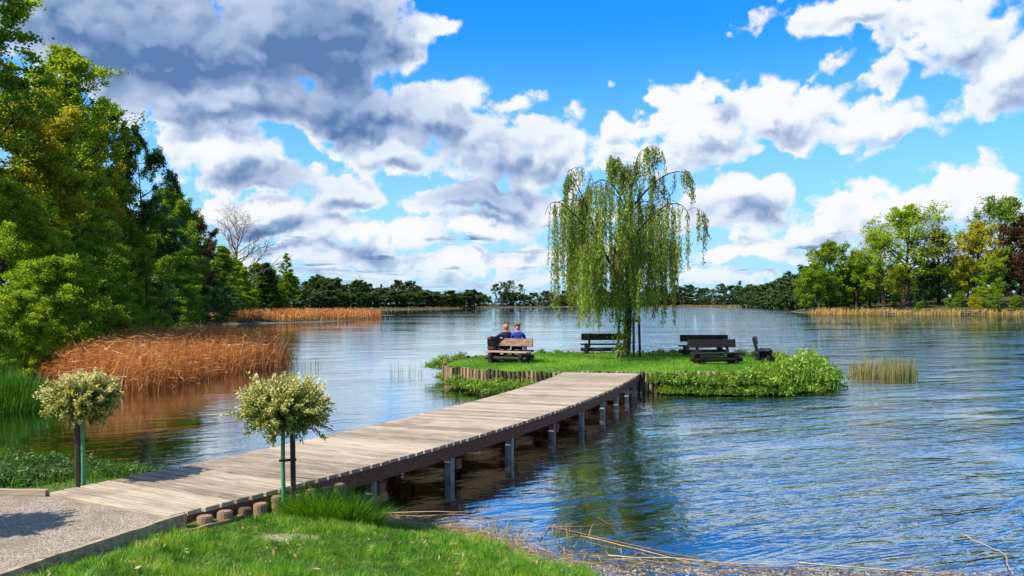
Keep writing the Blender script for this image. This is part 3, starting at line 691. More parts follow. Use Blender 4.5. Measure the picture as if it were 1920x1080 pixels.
def bag():
    bm = bmesh.new(); bmesh.ops.create_uvsphere(bm, u_segments=18, v_segments=12, radius=1)
    for v in bm.verts:
        x, y, z = v.co; k = 1 - .25 * max(z, 0)
        v.co = Vector((x * .23 * k, y * .13 * k, max(z, -.75) * .15 + .112))
    for f in bm.faces: f.smooth = True; 
    me = bpy.data.meshes.new('bag_body'); bm.to_mesh(me); bm.free()
    me.materials.append(pbr('brown_leather', lambda t: t.mix(t.noise(objc(t), 9, 4, .6), (.05, .018, .012), (.16, .06, .035)), .5, .4))
    root = empty('bag', (xat(924, 29.5), 29.62, 1.055)); tag(root, 'small brown bag with a pale flap on the bench left of the seated pair', 'bag')
    link('bag_body', me, root)
    fl = bevel_box('flap', (.36, .2, .05), pbr('tan_leather', lambda t: t.mix(t.noise(objc(t), 9, 4, .6), (.42, .28, .2), (.6, .45, .36)), .6, .3), .02, 2); link('flap', fl, root, (0, 0, .235))
    mb = MB(); a = np.linspace(0, np.pi, 14); tube(mb, np.stack([np.cos(a) * .13, np.zeros(14), .25 + np.sin(a) * .1], 1), .012, 6); link('strap', mb.mesh('strap', me.materials[0], True), root)
bag()

# ------------------------------------------------------------------ tree generator
def wander(p, d, L, n, wob, trop, r):
    pts = [np.array(p, float)]; d = np.array(d, float)
    for i in range(n):
        d = d + r.normal(0, wob, 3) + np.array([0, 0, trop]); d = d / np.linalg.norm(d); pts.append(pts[-1] + d * L / n)
    return np.array(pts), d
def grow(seed, H=10.0, tr=.16, crown_from=.18, Rmax=2.6, prof=None, limbs=28, subs=7, twigs=4, lpt=34, leaf=(.11, .07), spread=.32, up=(.15, 1.1), trop=.06, twig_vis=True, droop=0.0, lean=.03, fill=0, side=4, limb_r=.42):
    """returns (wood MB, leaf MB): a trunk, limbs from it, branches from those, twigs and leaves about the twigs"""
    r = np.random.default_rng(seed); wm, lm = MB(), MB()
    prof = prof or (lambda t: math.sin(math.pi * min(1, .12 + .86 * t)) ** .6)
    tp, _ = wander((0, 0, -.3), (r.normal(0, lean), r.normal(0, lean), 1), H * .97 + .3, 12, .035, .03, r)
    trr = tr * (1 - np.linspace(0, 1, 13) ** .9 * .93); trr[0] *= 1.35
    tube(wm, tp, trr, 8)
    C = []; 
    for i in range(limbs):
        t = crown_from + (1 - crown_from) * ((i + r.uniform(0, 1)) / limbs) ** .9; t = min(t, .985)
        f = t * 12; k = int(f); p = tp[k] + (tp[min(k + 1, 12)] - tp[k]) * (f - k); rad0 = np.interp(f, np.arange(13), trr)
        rel = (t - crown_from) / (1 - crown_from)
        az = i * 2.399 + r.normal(0, .35); el = up[0] + (up[1] - up[0]) * rel + r.normal(0, .12)
        L = Rmax * prof(rel) * r.uniform(.72, 1.12)
        d = np.array([math.cos(az) * math.cos(el), math.sin(az) * math.cos(el), math.sin(el)])
        lp, _ = wander(p, d, L, 6, .10, trop, r); rl = min(rad0 * .8, tr * limb_r * (L / Rmax) ** .7 + .012)
        tube(wm, lp, rl * (1 - np.linspace(0, 1, 7) * .85), side)
        for j in range(subs):
            s = .28 + .72 * (j + r.uniform(.2, .9)) / subs; g = s * 6; k2 = min(int(g), 5); q = lp[k2] + (lp[k2 + 1] - lp[k2]) * (g - k2)
            base = norm(lp[k2 + 1] - lp[k2]); sd = norm(base * .9 + r.normal(0, .62, 3) + np.array([0, 0, .12 - droop]))
            Ls = L * (.52 - .22 * s) * r.uniform(.7, 1.25); sp_, _ = wander(q, sd, Ls, 3, .14, trop - droop * .3, r)
            tube(wm, sp_, max(rl * .38, .008) * (1 - np.linspace(0, 1, 4) * .75), 3)
            for m in range(twigs):
                u = .25 + .75 * (m + r.uniform(0, 1)) / twigs; g = u * 3; k3 = min(int(g), 2); q2 = sp_[k3] + (sp_[k3 + 1] - sp_[k3]) * (g - k3)
                td = norm(norm(sp_[k3 + 1] - sp_[k3]) * .8 + r.normal(0, .7, 3) + np.array([0, 0, -droop])); Lt = Ls * r.uniform(.3, .6)
                if twig_vis: tube(wm, np.array([q2, q2 + td * Lt * .55 + r.normal(0, .02, 3), q2 + td * Lt + np.array([0, 0, -droop * Lt])]), np.array([.010, .007, .003]) * (H / 10), 3)
                C.append((q2 + td * Lt * .6, Lt))
    if lpt:
        cen = np.array([c for c, _ in C]); LL = np.array([l for _, l in C]); n = len(cen)
        idx = np.repeat(np.arange(n), lpt); m = len(idx)
        sg = np.maximum(LL[idx] * .45, spread * .5)[:, None] * np.array([1, 1, .72])
        pz = cen[idx] + r.normal(0, 1, (m, 3)) * sg * .62
        d = r.normal(0, 1, (m, 3)) + np.array([0, 0, -.25]); nr = r.normal(0, .8, (m, 3)) + np.array([0, 0, .9])
        # young leaves at the outside of a clump are lighter, each clump a little different
        tint = np.clip(.46 + r.normal(0, .13, n)[idx] + r.normal(0, .15, m), 0, 1)
        leaves(lm, pz, d, nr, r.uniform(.7, 1.3, m) * leaf[0], r.uniform(.7, 1.3, m) * leaf[1], tint)
    return wm, lm
PROTO = {}
def proto(name, wmat, lmat, **kw):
    w, l = grow(**kw); PROTO[name] = (w.mesh('trunk_' + name, M[wmat], True), l.mesh('crown_' + name, M[lmat]) if l.v else None, kw.get('H', 10.0))
cone = lambda t: max(.04, (1 - t) ** .85)
oval = lambda t: (max(0.03, math.sin(math.pi * (.14 + .84 * t)))) ** .7
roundp = lambda t: (max(.05, 1 - (2 * t - .95) ** 2 * .95)) ** .55
proto('broad', 'bark', 'lf_mid', seed=11, H=10, tr=.19, crown_from=.10, Rmax=3.0, prof=oval, limbs=34, subs=8, twigs=4, lpt=84, leaf=(.105, .07), spread=.40)
proto('broad2', 'bark', 'lf_mid', seed=21, H=10, tr=.17, crown_from=.08, Rmax=2.6, prof=oval, limbs=34, subs=8, twigs=4, lpt=84, leaf=(.10, .066), spread=.40, up=(.3, 1.2))
proto('tall', 'bark', 'lf_spring', seed=12, H=10, tr=.13, crown_from=.12, Rmax=1.7, prof=oval, limbs=30, subs=7, twigs=4, lpt=60, leaf=(.10, .066), spread=.34, up=(.5, 1.2))
proto('airy', 'bark', 'lf_spring', seed=13, H=10, tr=.15, crown_from=.3, Rmax=2.3, prof=oval, limbs=22, subs=6, twigs=4, lpt=48, leaf=(.09, .06), spread=.28, up=(.35, 1.15))
proto('layered', 'bark', 'lf_deep', seed=14, H=10, tr=.16, crown_from=.45, Rmax=3.0, prof=lambda t: 1 - .45 * t, limbs=16, subs=9, twigs=5, lpt=56, leaf=(.11, .06), spread=.26, up=(-.05, .45), trop=.02)
proto('bare', 'bark_pale', 'lf_gold', seed=15, H=10, tr=.20, crown_from=.22, Rmax=4.2, prof=lambda t: 1.0 - .35 * t, limbs=24, subs=9, twigs=5, lpt=0, up=(.5, 1.25), trop=.07, limb_r=.5, side=5)
proto('oak', 'bark', 'lf_spring', seed=16, H=10, tr=.26, crown_from=.25, Rmax=4.4, prof=roundp, limbs=24, subs=9, twigs=5, lpt=9, leaf=(.21, .14), spread=.35, up=(.25, 1.25), trop=.06, limb_r=.5, side=5)
proto('oakfull', 'bark', 'lf_mid', seed=17, H=10, tr=.22, crown_from=.16, Rmax=3.6, prof=roundp, limbs=26, subs=8, twigs=4, lpt=20, leaf=(.22, .15), spread=.42, up=(.1, 1.2), limb_r=.45)
proto('spruce', 'bark', 'lf_deep', seed=18, H=10, tr=.12, crown_from=.06, Rmax=2.1, prof=cone, limbs=46, subs=6, twigs=3, lpt=16, leaf=(.18, .07), spread=.22, up=(-.15, .3), trop=-.01, twig_vis=False)
proto('poplar', 'bark', 'lf_mid', seed=19, H=10, tr=.11, crown_from=.05, Rmax=2.3, prof=lambda t: max(.05, (1 - t) ** .6) * (.7 + .3 * t), limbs=40, subs=6, twigs=3, lpt=56, leaf=(.12, .08), spread=.36, up=(.5, 1.1), twig_vis=False)
proto('bushy', 'bark', 'lf_spring', seed=20, H=4, tr=.06, crown_from=.05, Rmax=2.0, prof=oval, limbs=26, subs=7, twigs=4, lpt=64, leaf=(.075, .05), spread=.28, up=(.15, 1.1), twig_vis=False)
proto('far_round', 'bark', 'lf_far', seed=31, H=10, tr=.18, crown_from=.03, Rmax=3.2, prof=roundp, limbs=20, subs=5, twigs=3, lpt=14, leaf=(.42, .30), spread=.5, twig_vis=False, side=3)
proto('far_round2', 'bark', 'lf_far', seed=32, H=10, tr=.18, crown_from=.03, Rmax=2.5, prof=oval, limbs=20, subs=5, twigs=3, lpt=14, leaf=(.42, .30), spread=.5, twig_vis=False, side=3)
proto('far_spruce', 'bark', 'lf_far', seed=33, H=10, tr=.12, crown_from=.03, Rmax=1.9, prof=cone, limbs=30, subs=4, twigs=2, lpt=14, leaf=(.36, .18), spread=.28, up=(-.2, .2), trop=-.02, twig_vis=False, side=3)
proto('far_pine', 'bark', 'lf_far', seed=34, H=10, tr=.13, crown_from=.55, Rmax=2.0, prof=roundp, limbs=14, subs=5, twigs=3, lpt=16, leaf=(.34, .2), spread=.35, twig_vis=False, side=3)
proto('far_bare', 'bark', 'lf_far', seed=35, H=10, tr=.2, crown_from=.3, Rmax=2.6, prof=roundp, limbs=20, subs=6, twigs=3, lpt=3, leaf=(.4, .25), spread=.3, up=(.4, 1.2), side=4, limb_r=.6)

WIDE = {'oak': 1.45, 'oakfull': 1.3, 'bare': 1.25, 'far_round': 1.55, 'far_round2': 1.55, 'far_spruce': 1.35, 'far_pine': 1.4, 'far_bare': 1.5, 'poplar': 1.55, 'spruce': 1.3, 'broad': 1.15, 'broad2': 1.15, 'tall': 1.2, 'airy': 1.2}
def tree(name, kind, px, D, top, label, cat='tree', group=None, lmat=None, wide=1.0, rot=None, base=None):
    """a tree standing at distance D in the column px whose top reaches the row top"""
    wme, lme, H0 = PROTO[kind]; x = xat(px, D); z = gz(x, D) if base is None else base
    h = (zat(top, D) - z) / H0 * .97
    root = empty(name, (x, D, z - .05), random.uniform(0, 6.28) if rot is None else rot); wide *= WIDE.get(kind, 1.0); root.scale = (h * wide, h * wide, h)
    tag(root, label, cat, group)
    link('trunk', wme, root)
    if lme is not None:
        c = link('crown', lme, root)
        if lmat: c.material_slots[0].link = 'OBJECT'; c.material_slots[0].material = M[lmat]
    return root

# ------------------------------------------------------------------ woods on the left bank
LEFT = [  # name, prototype, column, distance, top row, label, leaf, wide
 ('tall_tree', 'airy', -25, 33, -50, 'tall dark leaved tree cut by the top left corner of the picture', 'lf_mid', 1.15),
 ('birch_tree', 'airy', 70, 40, 78, 'tall airy green tree below the top left corner', 'lf_spring', 1.0),
 ('birch_tree', 'tall', 128, 44, 140, 'slender bright green tree standing above the golden ones on the left', 'lf_spring', 1.0),
 ('maple_tree', 'broad', 40, 36, 165, 'golden brown leaved broad tree at the left edge', 'lf_gold', .9),
 ('maple_tree', 'broad2', 140, 47, 215, 'yellowish spring leaved tree left of the layered tree', 'lf_gold', .66),
 ('oak_tree', 'airy', 182, 50, 182, 'open crowned tree with clear branches behind the golden trees', 'lf_mid', .72),
 ('layered_tree', 'layered', 285, 52, 250, 'dark tree with flat layered branches standing above the left wood', 'lf_deep', .62),
 ('alder_tree', 'broad', 205, 50, 320, 'mid green broad tree below the layered tree', 'lf_mid', .9),
 ('alder_tree', 'broad2', 110, 38, 290, 'light green broad tree in the middle of the left wood', 'lf_spring', 1.0),
 ('alder_tree', 'broad2', 15, 31, 330, 'bright green tree at the left edge over the bank', 'lf_spring', 1.0),
 ('oak_tree', 'broad2', 335, 80, 345, 'mid green round tree under the layered tree', 'lf_mid', .8),
 ('beech_tree', 'broad', 362, 92, 400, 'dark copper leaved tree at the right end of the tall left wood', 'lf_copper', .7),
 ('alder_tree', 'tall', 300, 66, 395, 'narrow deep green tree behind the reed bed', 'lf_mid', 1.5),
 ('alder_tree', 'broad', 265, 56, 430, 'deep green bushy tree behind the middle of the reed bed', 'lf_mid', .95),
 ('alder_tree', 'broad', 170, 42, 400, 'mid green leafy tree close behind the reeds', 'lf_mid', 1.05),
 ('alder_tree', 'broad2', 70, 33, 420, 'light green leafy tree low on the left bank', 'lf_spring', 1.1),
 ('alder_tree', 'broad2', 345, 78, 460, 'small mid green tree at the far corner of the reed bed', 'lf_mid', 1.0),
 ('alder_tree', 'poplar', 388, 100, 435, 'narrow dark green tree right of the copper leaved one', 'lf_deep', 1.3),
 ('bare_tree', 'bare', 443, 150, 414, 'leafless pale tree with a round crown of bare twigs', None, 1.35),
 ('alder_tree', 'poplar', 408, 120, 452, 'green tree in front of the leafless tree on its left', 'lf_mid', 1.2),
 ('birch_tree', 'poplar', 455, 140, 482, 'yellow green tree right before the leafless tree', 'lf_spring', 1.3),
 ('birch_tree', 'poplar', 430, 135, 500, 'low green tree before the foot of the leafless tree', 'lf_mid', 1.6),
 ('poplar_tree', 'poplar', 495, 160, 500, 'light green tree left of the pointed conifer', 'lf_spring', 1.8),
 ('spruce_tree', 'spruce', 534, 165, 464, 'pointed green conifer at the end of the left shore', 'lf_mid', 1.0),
 ('poplar_tree', 'poplar', 510, 158, 488, 'slim deep green tree beside the pointed conifer', 'lf_deep', 1.2),
 ('poplar_tree', 'poplar', 552, 170, 505, 'last leafy green tree at the end of the left shore', 'lf_mid', 1.7),
 ('alder_tree', 'broad', 500, 164, 512, 'bushy light green tree left at the foot of the pointed conifer', 'lf_spring', .9),
 ('alder_tree', 'broad2', 546, 168, 508, 'bushy mid green tree right at the foot of the pointed conifer', 'lf_mid', 1.0),
 ('alder_tree', 'broad', 422, 128, 470, 'bushy light green tree at the left foot of the leafless tree', 'lf_spring', .8),
 ('alder_tree', 'broad2', 478, 158, 492, 'rounded green tree between the leafless tree and the pointed conifer', 'lf_mid', 1.0),
 ('alder_tree', 'broad', 400, 112, 490, 'rounded mid green tree left below the leafless tree', 'lf_mid', .9),
 ('alder_tree', 'broad2', 515, 172, 515, 'low rounded tree behind the pointed conifer', 'lf_deep', 1.2),
 ('poplar_tree', 'poplar', 470, 150, 520, 'low bushy green tree on the left shore under the yellow green one', 'lf_deep', 1.8),
]
for (nm, k, px, D, top, lab, lm, wd) in LEFT: tree(nm, k, px, D, top, lab, lmat=lm, wide=wd, group='trees of the left wood')
BUSH = [(20, 27.5, 560, 'lf_spring', 'light green shrub at the left edge behind the tall grass'), (75, 28.5, 610, 'lf_spring', 'low light green shrub at the left end of the reed bed'), (-30, 25, 600, 'lf_mid', 'green shrub cut by the left edge of the picture'),
 (130, 33, 560, 'lf_mid', 'mid green shrub behind the left part of the reeds'), (190, 39, 545, 'lf_mid', 'dense green shrub behind the middle of the reeds'), (240, 46, 545, 'lf_mid', 'rounded green shrub behind the reeds below the layered tree'), (290, 55, 540, 'lf_deep', 'dark green shrub behind the right half of the reeds'),
 (335, 66, 545, 'lf_mid', 'green shrub at the far right corner of the reeds'), (375, 85, 540, 'lf_deep', 'dark shrub on the bank beyond the reed bed'), (420, 110, 545, 'lf_deep', 'low dark shrub on the left shore beneath the bare tree'), (90, 30, 500, 'lf_mid', 'tall green shrub in the left wood above the low light green one'), (155, 36, 470, 'lf_mid', 'tall leafy shrub rising behind the reeds'),
 (470, 140, 552, 'lf_mid', 'low green shrub behind the far reed strip'), (525, 158, 550, 'lf_mid', 'low green shrub at the foot of the pointed conifer')]
for (px, D, top, lm, lab) in BUSH: tree('shrub', 'bushy', px, D, top, lab, 'shrub', 'shrubs along the left bank', lm, 1.25)

# ------------------------------------------------------------------ far shore
def far_wood(spec, label, group, name='far_tree', lmat=None):
    for i, (px, D, top, kind, wd) in enumerate(sorted(spec)): tree(name, kind, px, D, top, '%s, %s from left' % (label, nth(i + 1)), 'shrub' if name == 'shrub' else 'tree', group, lmat, wd)
rr = random.Random(5)
spec = []
for i in range(48):
    px = 572 + i * 7.0 + rr.uniform(-4, 4); D = 345 + (px - 570) * .55 + rr.uniform(10, 60)
    top = np.interp(px, [570, 600, 650, 760, 800, 905], [520, 514, 528, 528, 538, 560]) + rr.uniform(-4, 12)
    spec.append((px, D, top, rr.choice(['far_round2', 'far_round', 'far_spruce', 'far_round2', 'far_pine']), rr.uniform(.9, 1.2)))
far_wood(spec, 'dark tree in the far wood left across the lake', 'trees of the far left wood')
far_wood([(770, 470, 524, 'far_spruce', 1.25), (792, 480, 540, 'far_spruce', 1.2)], 'tall spruce ending the far left wood', 'spruces of the far left wood', 'spruce_tree')
spec = []
for i in range(36):
    px = 578 + i * 9 + rr.uniform(-5, 5); spec.append((px, 330 + (px - 570) * .55, 550 + rr.uniform(-7, 5), 'far_round', 1.7))
far_wood(spec, 'low dark tree at the foot of the far left wood', 'low trees before the far left wood')
spec = []
for i in range(30):
    px = 800 + i * 8.8 + rr.uniform(-4, 4); D = 560 + (px - 800) * .9 + rr.uniform(0, 40)
    spec.append((px, D, 553 + rr.uniform(-6, 6), rr.choice(['far_round', 'far_round2', 'far_spruce', 'far_round']), rr.uniform(1.3, 1.9)))
far_wood(spec, 'small far tree across the lake left of the willow', 'trees on the opposite shore', lmat=None)
far_wood([(868, 640, 552, 'far_round', 1.6), (905, 660, 553, 'far_round', 1.6), (850, 640, 556, 'far_round', 1.6)], 'light green far tree beside the small house', 'light trees by the house', lmat='lf_farlight')
far_wood([(930, 640, 533, 'far_pine', 1.1), (943, 650, 529, 'far_bare', 1.0), (958, 650, 526, 'far_bare', .9), (975, 655, 533, 'far_bare', .9), (1020, 700, 545, 'far_round', 1.2)], 'tall thin far tree left of the willow', 'tall far trees left of the willow')
spec = []
for i in range(34):
    px = 1050 + i * 10.7 + rr.uniform(-5, 5); D = np.interp(px, [1050, 1280, 1330, 1400, 1500], [740, 830, 840, 740, 480]) + rr.uniform(0, 30)
    top = np.interp(px, [1050, 1260, 1300, 1400, 1420], [548, 540, 536, 535, 533]) + rr.uniform(-5, 9)
    spec.append((px, D, top, rr.choice(['far_round', 'far_round2', 'far_round', 'far_pine']), rr.uniform(1.1, 1.5)))
spec += [(1045 + i * 13.0, np.interp(1045 + i * 13, [1050, 1280, 1400, 1500], [735, 825, 735, 500]), 556 + rr.uniform(-4, 4), 'far_round', 2.2) for i in range(28)]
far_wood(spec, 'dark far tree across the lake behind or right of the willow', 'dark trees on the far right shore')
far_wood([(1387, 760, 524, 'far_spruce', 1.4), (1478, 430, 511, 'far_spruce', 1.1)], 'pointed dark conifer above the far right trees', 'conifers on the far right shore', 'spruce_tree')
spec = []
for i in range(22):
    px = 1402 + i * 5.6 + rr.uniform(-3, 3); D = np.interp(px, [1400, 1450, 1520], [600, 470, 330]) + rr.uniform(0, 25)
    spec.append((px, D, np.interp(px, [1400, 1470, 1520], [540, 524, 512]) + rr.uniform(-4, 10), rr.choice(['far_round', 'far_round2']), rr.uniform(.9, 1.2)))
far_wood(spec, 'dark tree by the water left of the sunny bank', 'dark trees left of the right bank')

# ------------------------------------------------------------------ right bank trees
RIGHT = [
 ('oak_tree', 'oakfull', 1548, 236, 462, 'round crowned green tree at the left end of the right bank', 'lf_mid', .95),
 ('alder_tree', 'broad', 1512, 262, 512, 'small deep green tree at the left end of the right bank', 'lf_mid', 1.0),
 ('alder_tree', 'oakfull', 1606, 232, 478, 'green tree with a dark trunk left of the big open oak', 'lf_mid', .85),
 ('oak_tree', 'oak', 1703, 238, 408, 'big open crowned oak with bare looking branches on the right bank', 'lf_spring', .95),
 ('alder_tree', 'oak', 1658, 226, 452, 'thin leaved green tree before the big open oak', 'lf_spring', .8),
 ('oak_tree', 'oak', 1760, 242, 445, 'small reddish budding tree right of the big open oak', 'lf_copper', .75),
 ('beech_tree', 'oakfull', 1826, 232, 428, 'brownish green tree with a straight trunk on the right bank', 'lf_gold', .72),
 ('oak_tree', 'oak', 1866, 240, 392, 'tallest green tree with an open top near the right edge', 'lf_mid', .72),
 ('beech_tree', 'oakfull', 1912, 234, 415, 'copper brown tree cut by the right edge of the picture', 'lf_copper', .75),
 ('alder_tree', 'oakfull', 1856, 226, 485, 'light green lower tree under the tallest right tree', 'lf_spring', .8),
 ('alder_tree', 'oakfull', 1940, 226, 470, 'copper tinged lower tree at the right edge', 'lf_copper', .9),
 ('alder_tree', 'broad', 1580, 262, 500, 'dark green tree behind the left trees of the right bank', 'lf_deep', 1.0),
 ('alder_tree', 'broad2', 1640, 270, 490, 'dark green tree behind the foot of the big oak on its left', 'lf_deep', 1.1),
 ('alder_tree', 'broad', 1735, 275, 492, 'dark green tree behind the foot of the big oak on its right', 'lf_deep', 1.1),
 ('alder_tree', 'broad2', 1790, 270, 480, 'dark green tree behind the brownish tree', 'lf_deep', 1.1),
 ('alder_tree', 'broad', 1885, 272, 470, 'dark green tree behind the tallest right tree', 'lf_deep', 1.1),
 ('alder_tree', 'oakfull', 1690, 250, 500, 'brownish low tree under the right side of the big oak', 'lf_gold', .9),
]
for (nm, k, px, D, top, lab, lm, wd) in RIGHT: tree(nm, k, px, D, top, lab, lmat=lm, wide=wd, group='trees of the right bank')
for i, (px, D, top, lm, lab) in enumerate([(1780, 217, 560, 'lf_bush', 'green shrub on the sunny right bank below the brownish tree'), (1830, 217, 558, 'lf_gold', 'golden shrub on the right bank near the water'), (1870, 218, 552, 'lf_bush', 'light green shrub on the right bank under the tallest tree'), (1905, 217, 556, 'lf_mid', 'green shrub at the right edge of the bank'),
     (1725, 219, 566, 'lf_mid', 'small green shrub on the right bank below the big oak'), (1845, 226, 540, 'lf_spring', 'bright green young shrub among the right bank trunks'), (1800, 230, 548, 'lf_mid', 'mid green shrub at the foot of the brownish tree'), (1610, 235, 555, 'lf_deep', 'dark shrub between the trunks of the right bank'), (1680, 240, 550, 'lf_deep', 'dark shrub behind the big oak trunk'), (1560, 245, 550, 'lf_deep', 'dark shrub at the left end of the right bank')]):
    tree('shrub', 'bushy', px, D, top, lab, 'shrub', 'shrubs on the right bank', lm, 1.3)

rr = random.Random(9)
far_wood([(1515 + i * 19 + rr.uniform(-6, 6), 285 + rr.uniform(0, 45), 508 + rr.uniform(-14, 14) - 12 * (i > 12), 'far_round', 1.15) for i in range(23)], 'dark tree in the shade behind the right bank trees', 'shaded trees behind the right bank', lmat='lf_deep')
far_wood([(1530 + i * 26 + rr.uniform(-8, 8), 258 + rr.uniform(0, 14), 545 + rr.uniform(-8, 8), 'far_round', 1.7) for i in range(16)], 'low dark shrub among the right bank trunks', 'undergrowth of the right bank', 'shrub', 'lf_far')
for (px, D, top, lm, lab) in [(1530, 232, 500, 'lf_mid', 'leafy lower tree at the left end of the right bank by the water'), (1590, 238, 505, 'lf_mid', 'leafy lower tree between the round tree and the dark trunked one'), (1632, 236, 500, 'lf_spring', 'light green lower tree left of the big oak'), (1745, 240, 505, 'lf_deep', 'deep green lower tree right of the big oak'), (1795, 236, 500, 'lf_mid', 'green lower tree left of the brownish tree')]:
    tree('alder_tree', 'oakfull', px, D, top, lab, lmat=lm, wide=1.0, group='trees of the right bank')

# ------------------------------------------------------------------ weeping willow on the island
def willow():
    r = np.random.default_rng(44); D = 31.6; x0 = xat(1172, D); z0 = .60; wm, lm = MB(), MB()
    P = lambda px, py, dy=0.0: np.array([xat(px, D) - x0, dy, zat(py, D) - z0])     # offset from the foot, metres
    def spl(pts, n=14):
        p = np.array(pts); s = np.concatenate([[0], np.cumsum(np.linalg.norm(np.diff(p, axis=0), axis=1))]); q = np.linspace(0, s[-1], n)
        deg = min(3, len(p) - 1); return np.stack([np.polyval(np.polyfit(s, p[:, k], deg), q) for k in range(3)], 1)
    trunk = spl([P(1172, 672), P(1180, 600), P(1178, 520), P(1177, 440), P(1185, 370), P(1190, 310)], 18)
    tube(wm, trunk, np.linspace(.17, .03, 18), 8)
    main = [([P(1176, 535), P(1150, 500, -.2), P(1120, 452, -.5), P(1095, 400, -.7), P(1085, 350, -.8), P(1060, 330, -.9)], .075),
            ([P(1180, 400), P(1200, 368, .2), P(1230, 345, .4), P(1265, 318, .6), P(1295, 318, .7), P(1312, 345, .8)], .05),
            ([P(1188, 340), P(1195, 300, .1), P(1205, 280, .2), P(1216, 278, .3)], .03),
            ([P(1186, 350), P(1168, 310, -.1), P(1150, 300, -.2), P(1140, 320, -.3)], .03),
            ([P(1178, 460), P(1205, 420, -.6), P(1235, 395, -1.1), P(1262, 390, -1.5), P(1275, 420, -1.7)], .05),
            ([P(1178, 480), P(1150, 430, .9), P(1110, 380, 1.5), P(1075, 360, 1.8), P(1045, 370, 2.0)], .05),
            ([P(1178, 440), P(1190, 400, 1.0), P(1215, 370, 1.8), P(1240, 365, 2.2), P(1255, 390, 2.4)], .045),
            ([P(1178, 450), P(1165, 400, -1.1), P(1140, 365, -1.8), P(1115, 350, -2.2), P(1095, 370, -2.4)], .045),
            ([P(1120, 452, -.5), P(1085, 420, -.9), P(1050, 390, -1.2), P(1030, 385, -1.3), P(1020, 410, -1.4)], .035),
            ([P(1178, 500), P(1210, 465, .9), P(1245, 445, 1.3), P(1270, 440, 1.5), P(1285, 465, 1.6)], .04),
            ([P(1177, 520), P(1150, 480, -1.3), P(1110, 460, -2.1), P(1080, 470, -2.5)], .035),
            ([P(1160, 510), P(1120, 480, .7), P(1080, 450, 1.2), P(1050, 450, 1.4)], .035),
            ([P(1178, 430), P(1172, 380, .4), P(1140, 350, .7), P(1110, 345, .8), P(1095, 365, .9)], .035)]
    src = []
    for pts, rad in main:
        c = spl(pts, 14); tube(wm, c, np.linspace(rad, .010, 14), 5); src += list(c[4:])
        for k in range(7):      # side twigs that arch up, out and over
            b = c[r.integers(3, 14)]; a = r.uniform(0, 6.28); L = r.uniform(.5, 1.15)
            t = np.linspace(0, 1, 6)[:, None]; tw = b + np.array([math.cos(a), math.sin(a) * .9, 0]) * L * t + np.array([0, 0, 1]) * (L * .75 * t - L * .95 * t ** 2)
            if tw[:, 0].min() < -3.05 or tw[:, 0].max() > 3.2: continue
            tube(wm, tw, np.linspace(.012, .005, 6), 3); src += list(tw[2:])
    src += list(trunk[11:]); src = np.array(src); src = src[(src[:, 0] > -3.15) & (src[:, 0] < 3.15)]
    # hanging strands
    n = 820; pick = src[r.integers(0, len(src), n)]; A, Bn, Cn = [], [], []
    for p in pick:
        low = r.choice([r.uniform(1.3, 2.6), r.uniform(1.1, 2.0), r.uniform(1.8, 4.4)])
        edge = abs(p[0]) > 2.4 and p[2] > 6.2
        L = max(.35, min(p[2] - low, r.uniform(1.2, 4.6))) * (.5 if p[2] > 6.9 else 1)
        if p[2] > 7.2 or (p[0] > 2.0 and p[2] > 6): L = r.uniform(.35, 1.1)
        elif p[0] > 2.2: L = min(L, r.uniform(.5, 2.4))
        a = r.uniform(0, 6.28); o = r.uniform(.03, .2); m = max(4, int(L / .35))
        t = np.linspace(0, 1, m)[:, None]; sway = r.normal(0, .05, 2)
        q = p + np.concatenate([np.array([[math.cos(a), math.sin(a)]]) * o * np.sqrt(t) + sway * t ** 2, -L * t + .10 * np.sin(np.pi * np.minimum(t * 3, 1)) * 1.0], 1)
        tube(wm, q, np.linspace(.006, .003, m), 3)
        k = int(L * 56 * r.uniform(.55, 1.2)); u = r.uniform(.06, 1, k) ** .9; f = u * (m - 1); i = np.minimum(f.astype(int), m - 2)
        A.append(q[i] + (q[i + 1] - q[i]) * (f - i)[:, None] + r.normal(0, .045, (k, 3))); Bn.append(np.column_stack([r.normal(0, .55, (k, 2)), np.full(k, -1.0)])); Cn.append(np.clip(.45 + r.normal(0, .12) + r.normal(0, .16, k), 0, 1))
    A = np.concatenate(A); Bn = np.concatenate(Bn); Cn = np.concatenate(Cn); m = len(A)
    leaves(lm, A, Bn, np.column_stack([r.normal(0, 1, (m, 2)), r.normal(0, .3, m)]), r.uniform(.10, .16, m), r.uniform(.026, .042, m), Cn)
    # shoots at the foot of the trunk
    k = 900; b = r.normal(0, 1, (k, 3)) * np.array([.2, .16, .0]) + np.array([-.12, -.15, 0]); b[:, 2] = r.uniform(0, 1, k) ** 1.5 * 2.3
    leaves(lm, b, np.column_stack([r.normal(0, .5, (k, 2)), np.full(k, 1.0)]), r.normal(0, 1, (k, 3)), r.uniform(.09, .15, k), r.uniform(.025, .04, k), np.clip(.6 + r.normal(0, .2, k), 0, 1))
    root = empty('willow_tree', (x0, D, z0)); tag(root, 'weeping willow with long hanging strands on the island lawn', 'tree')
    link('trunk', wm.mesh('willow_trunk', M['bark'], True), root); link('crown', lm.mesh('willow_crown', M['lf_willow']), root)
    # support frame round the trunk
    sx = xat(1180, D - .25); root = empty('tree_support', (sx, D - .25, z0)); tag(root, 'frame of dark wooden poles with crossbars supporting the willow', 'tree support')
    pole = bevel_box('pole', (.085, .085, 1.75), M['stake'], .015)
    for px, dy, tx in ((1160, -.1, -.02), (1188, -.25, .01), (1199, .1, .03), (1172, .6, 0)): link('pole', pole, root, (xat(px, D + dy) - sx, dy + .25, .85), (0, -tx, .3))
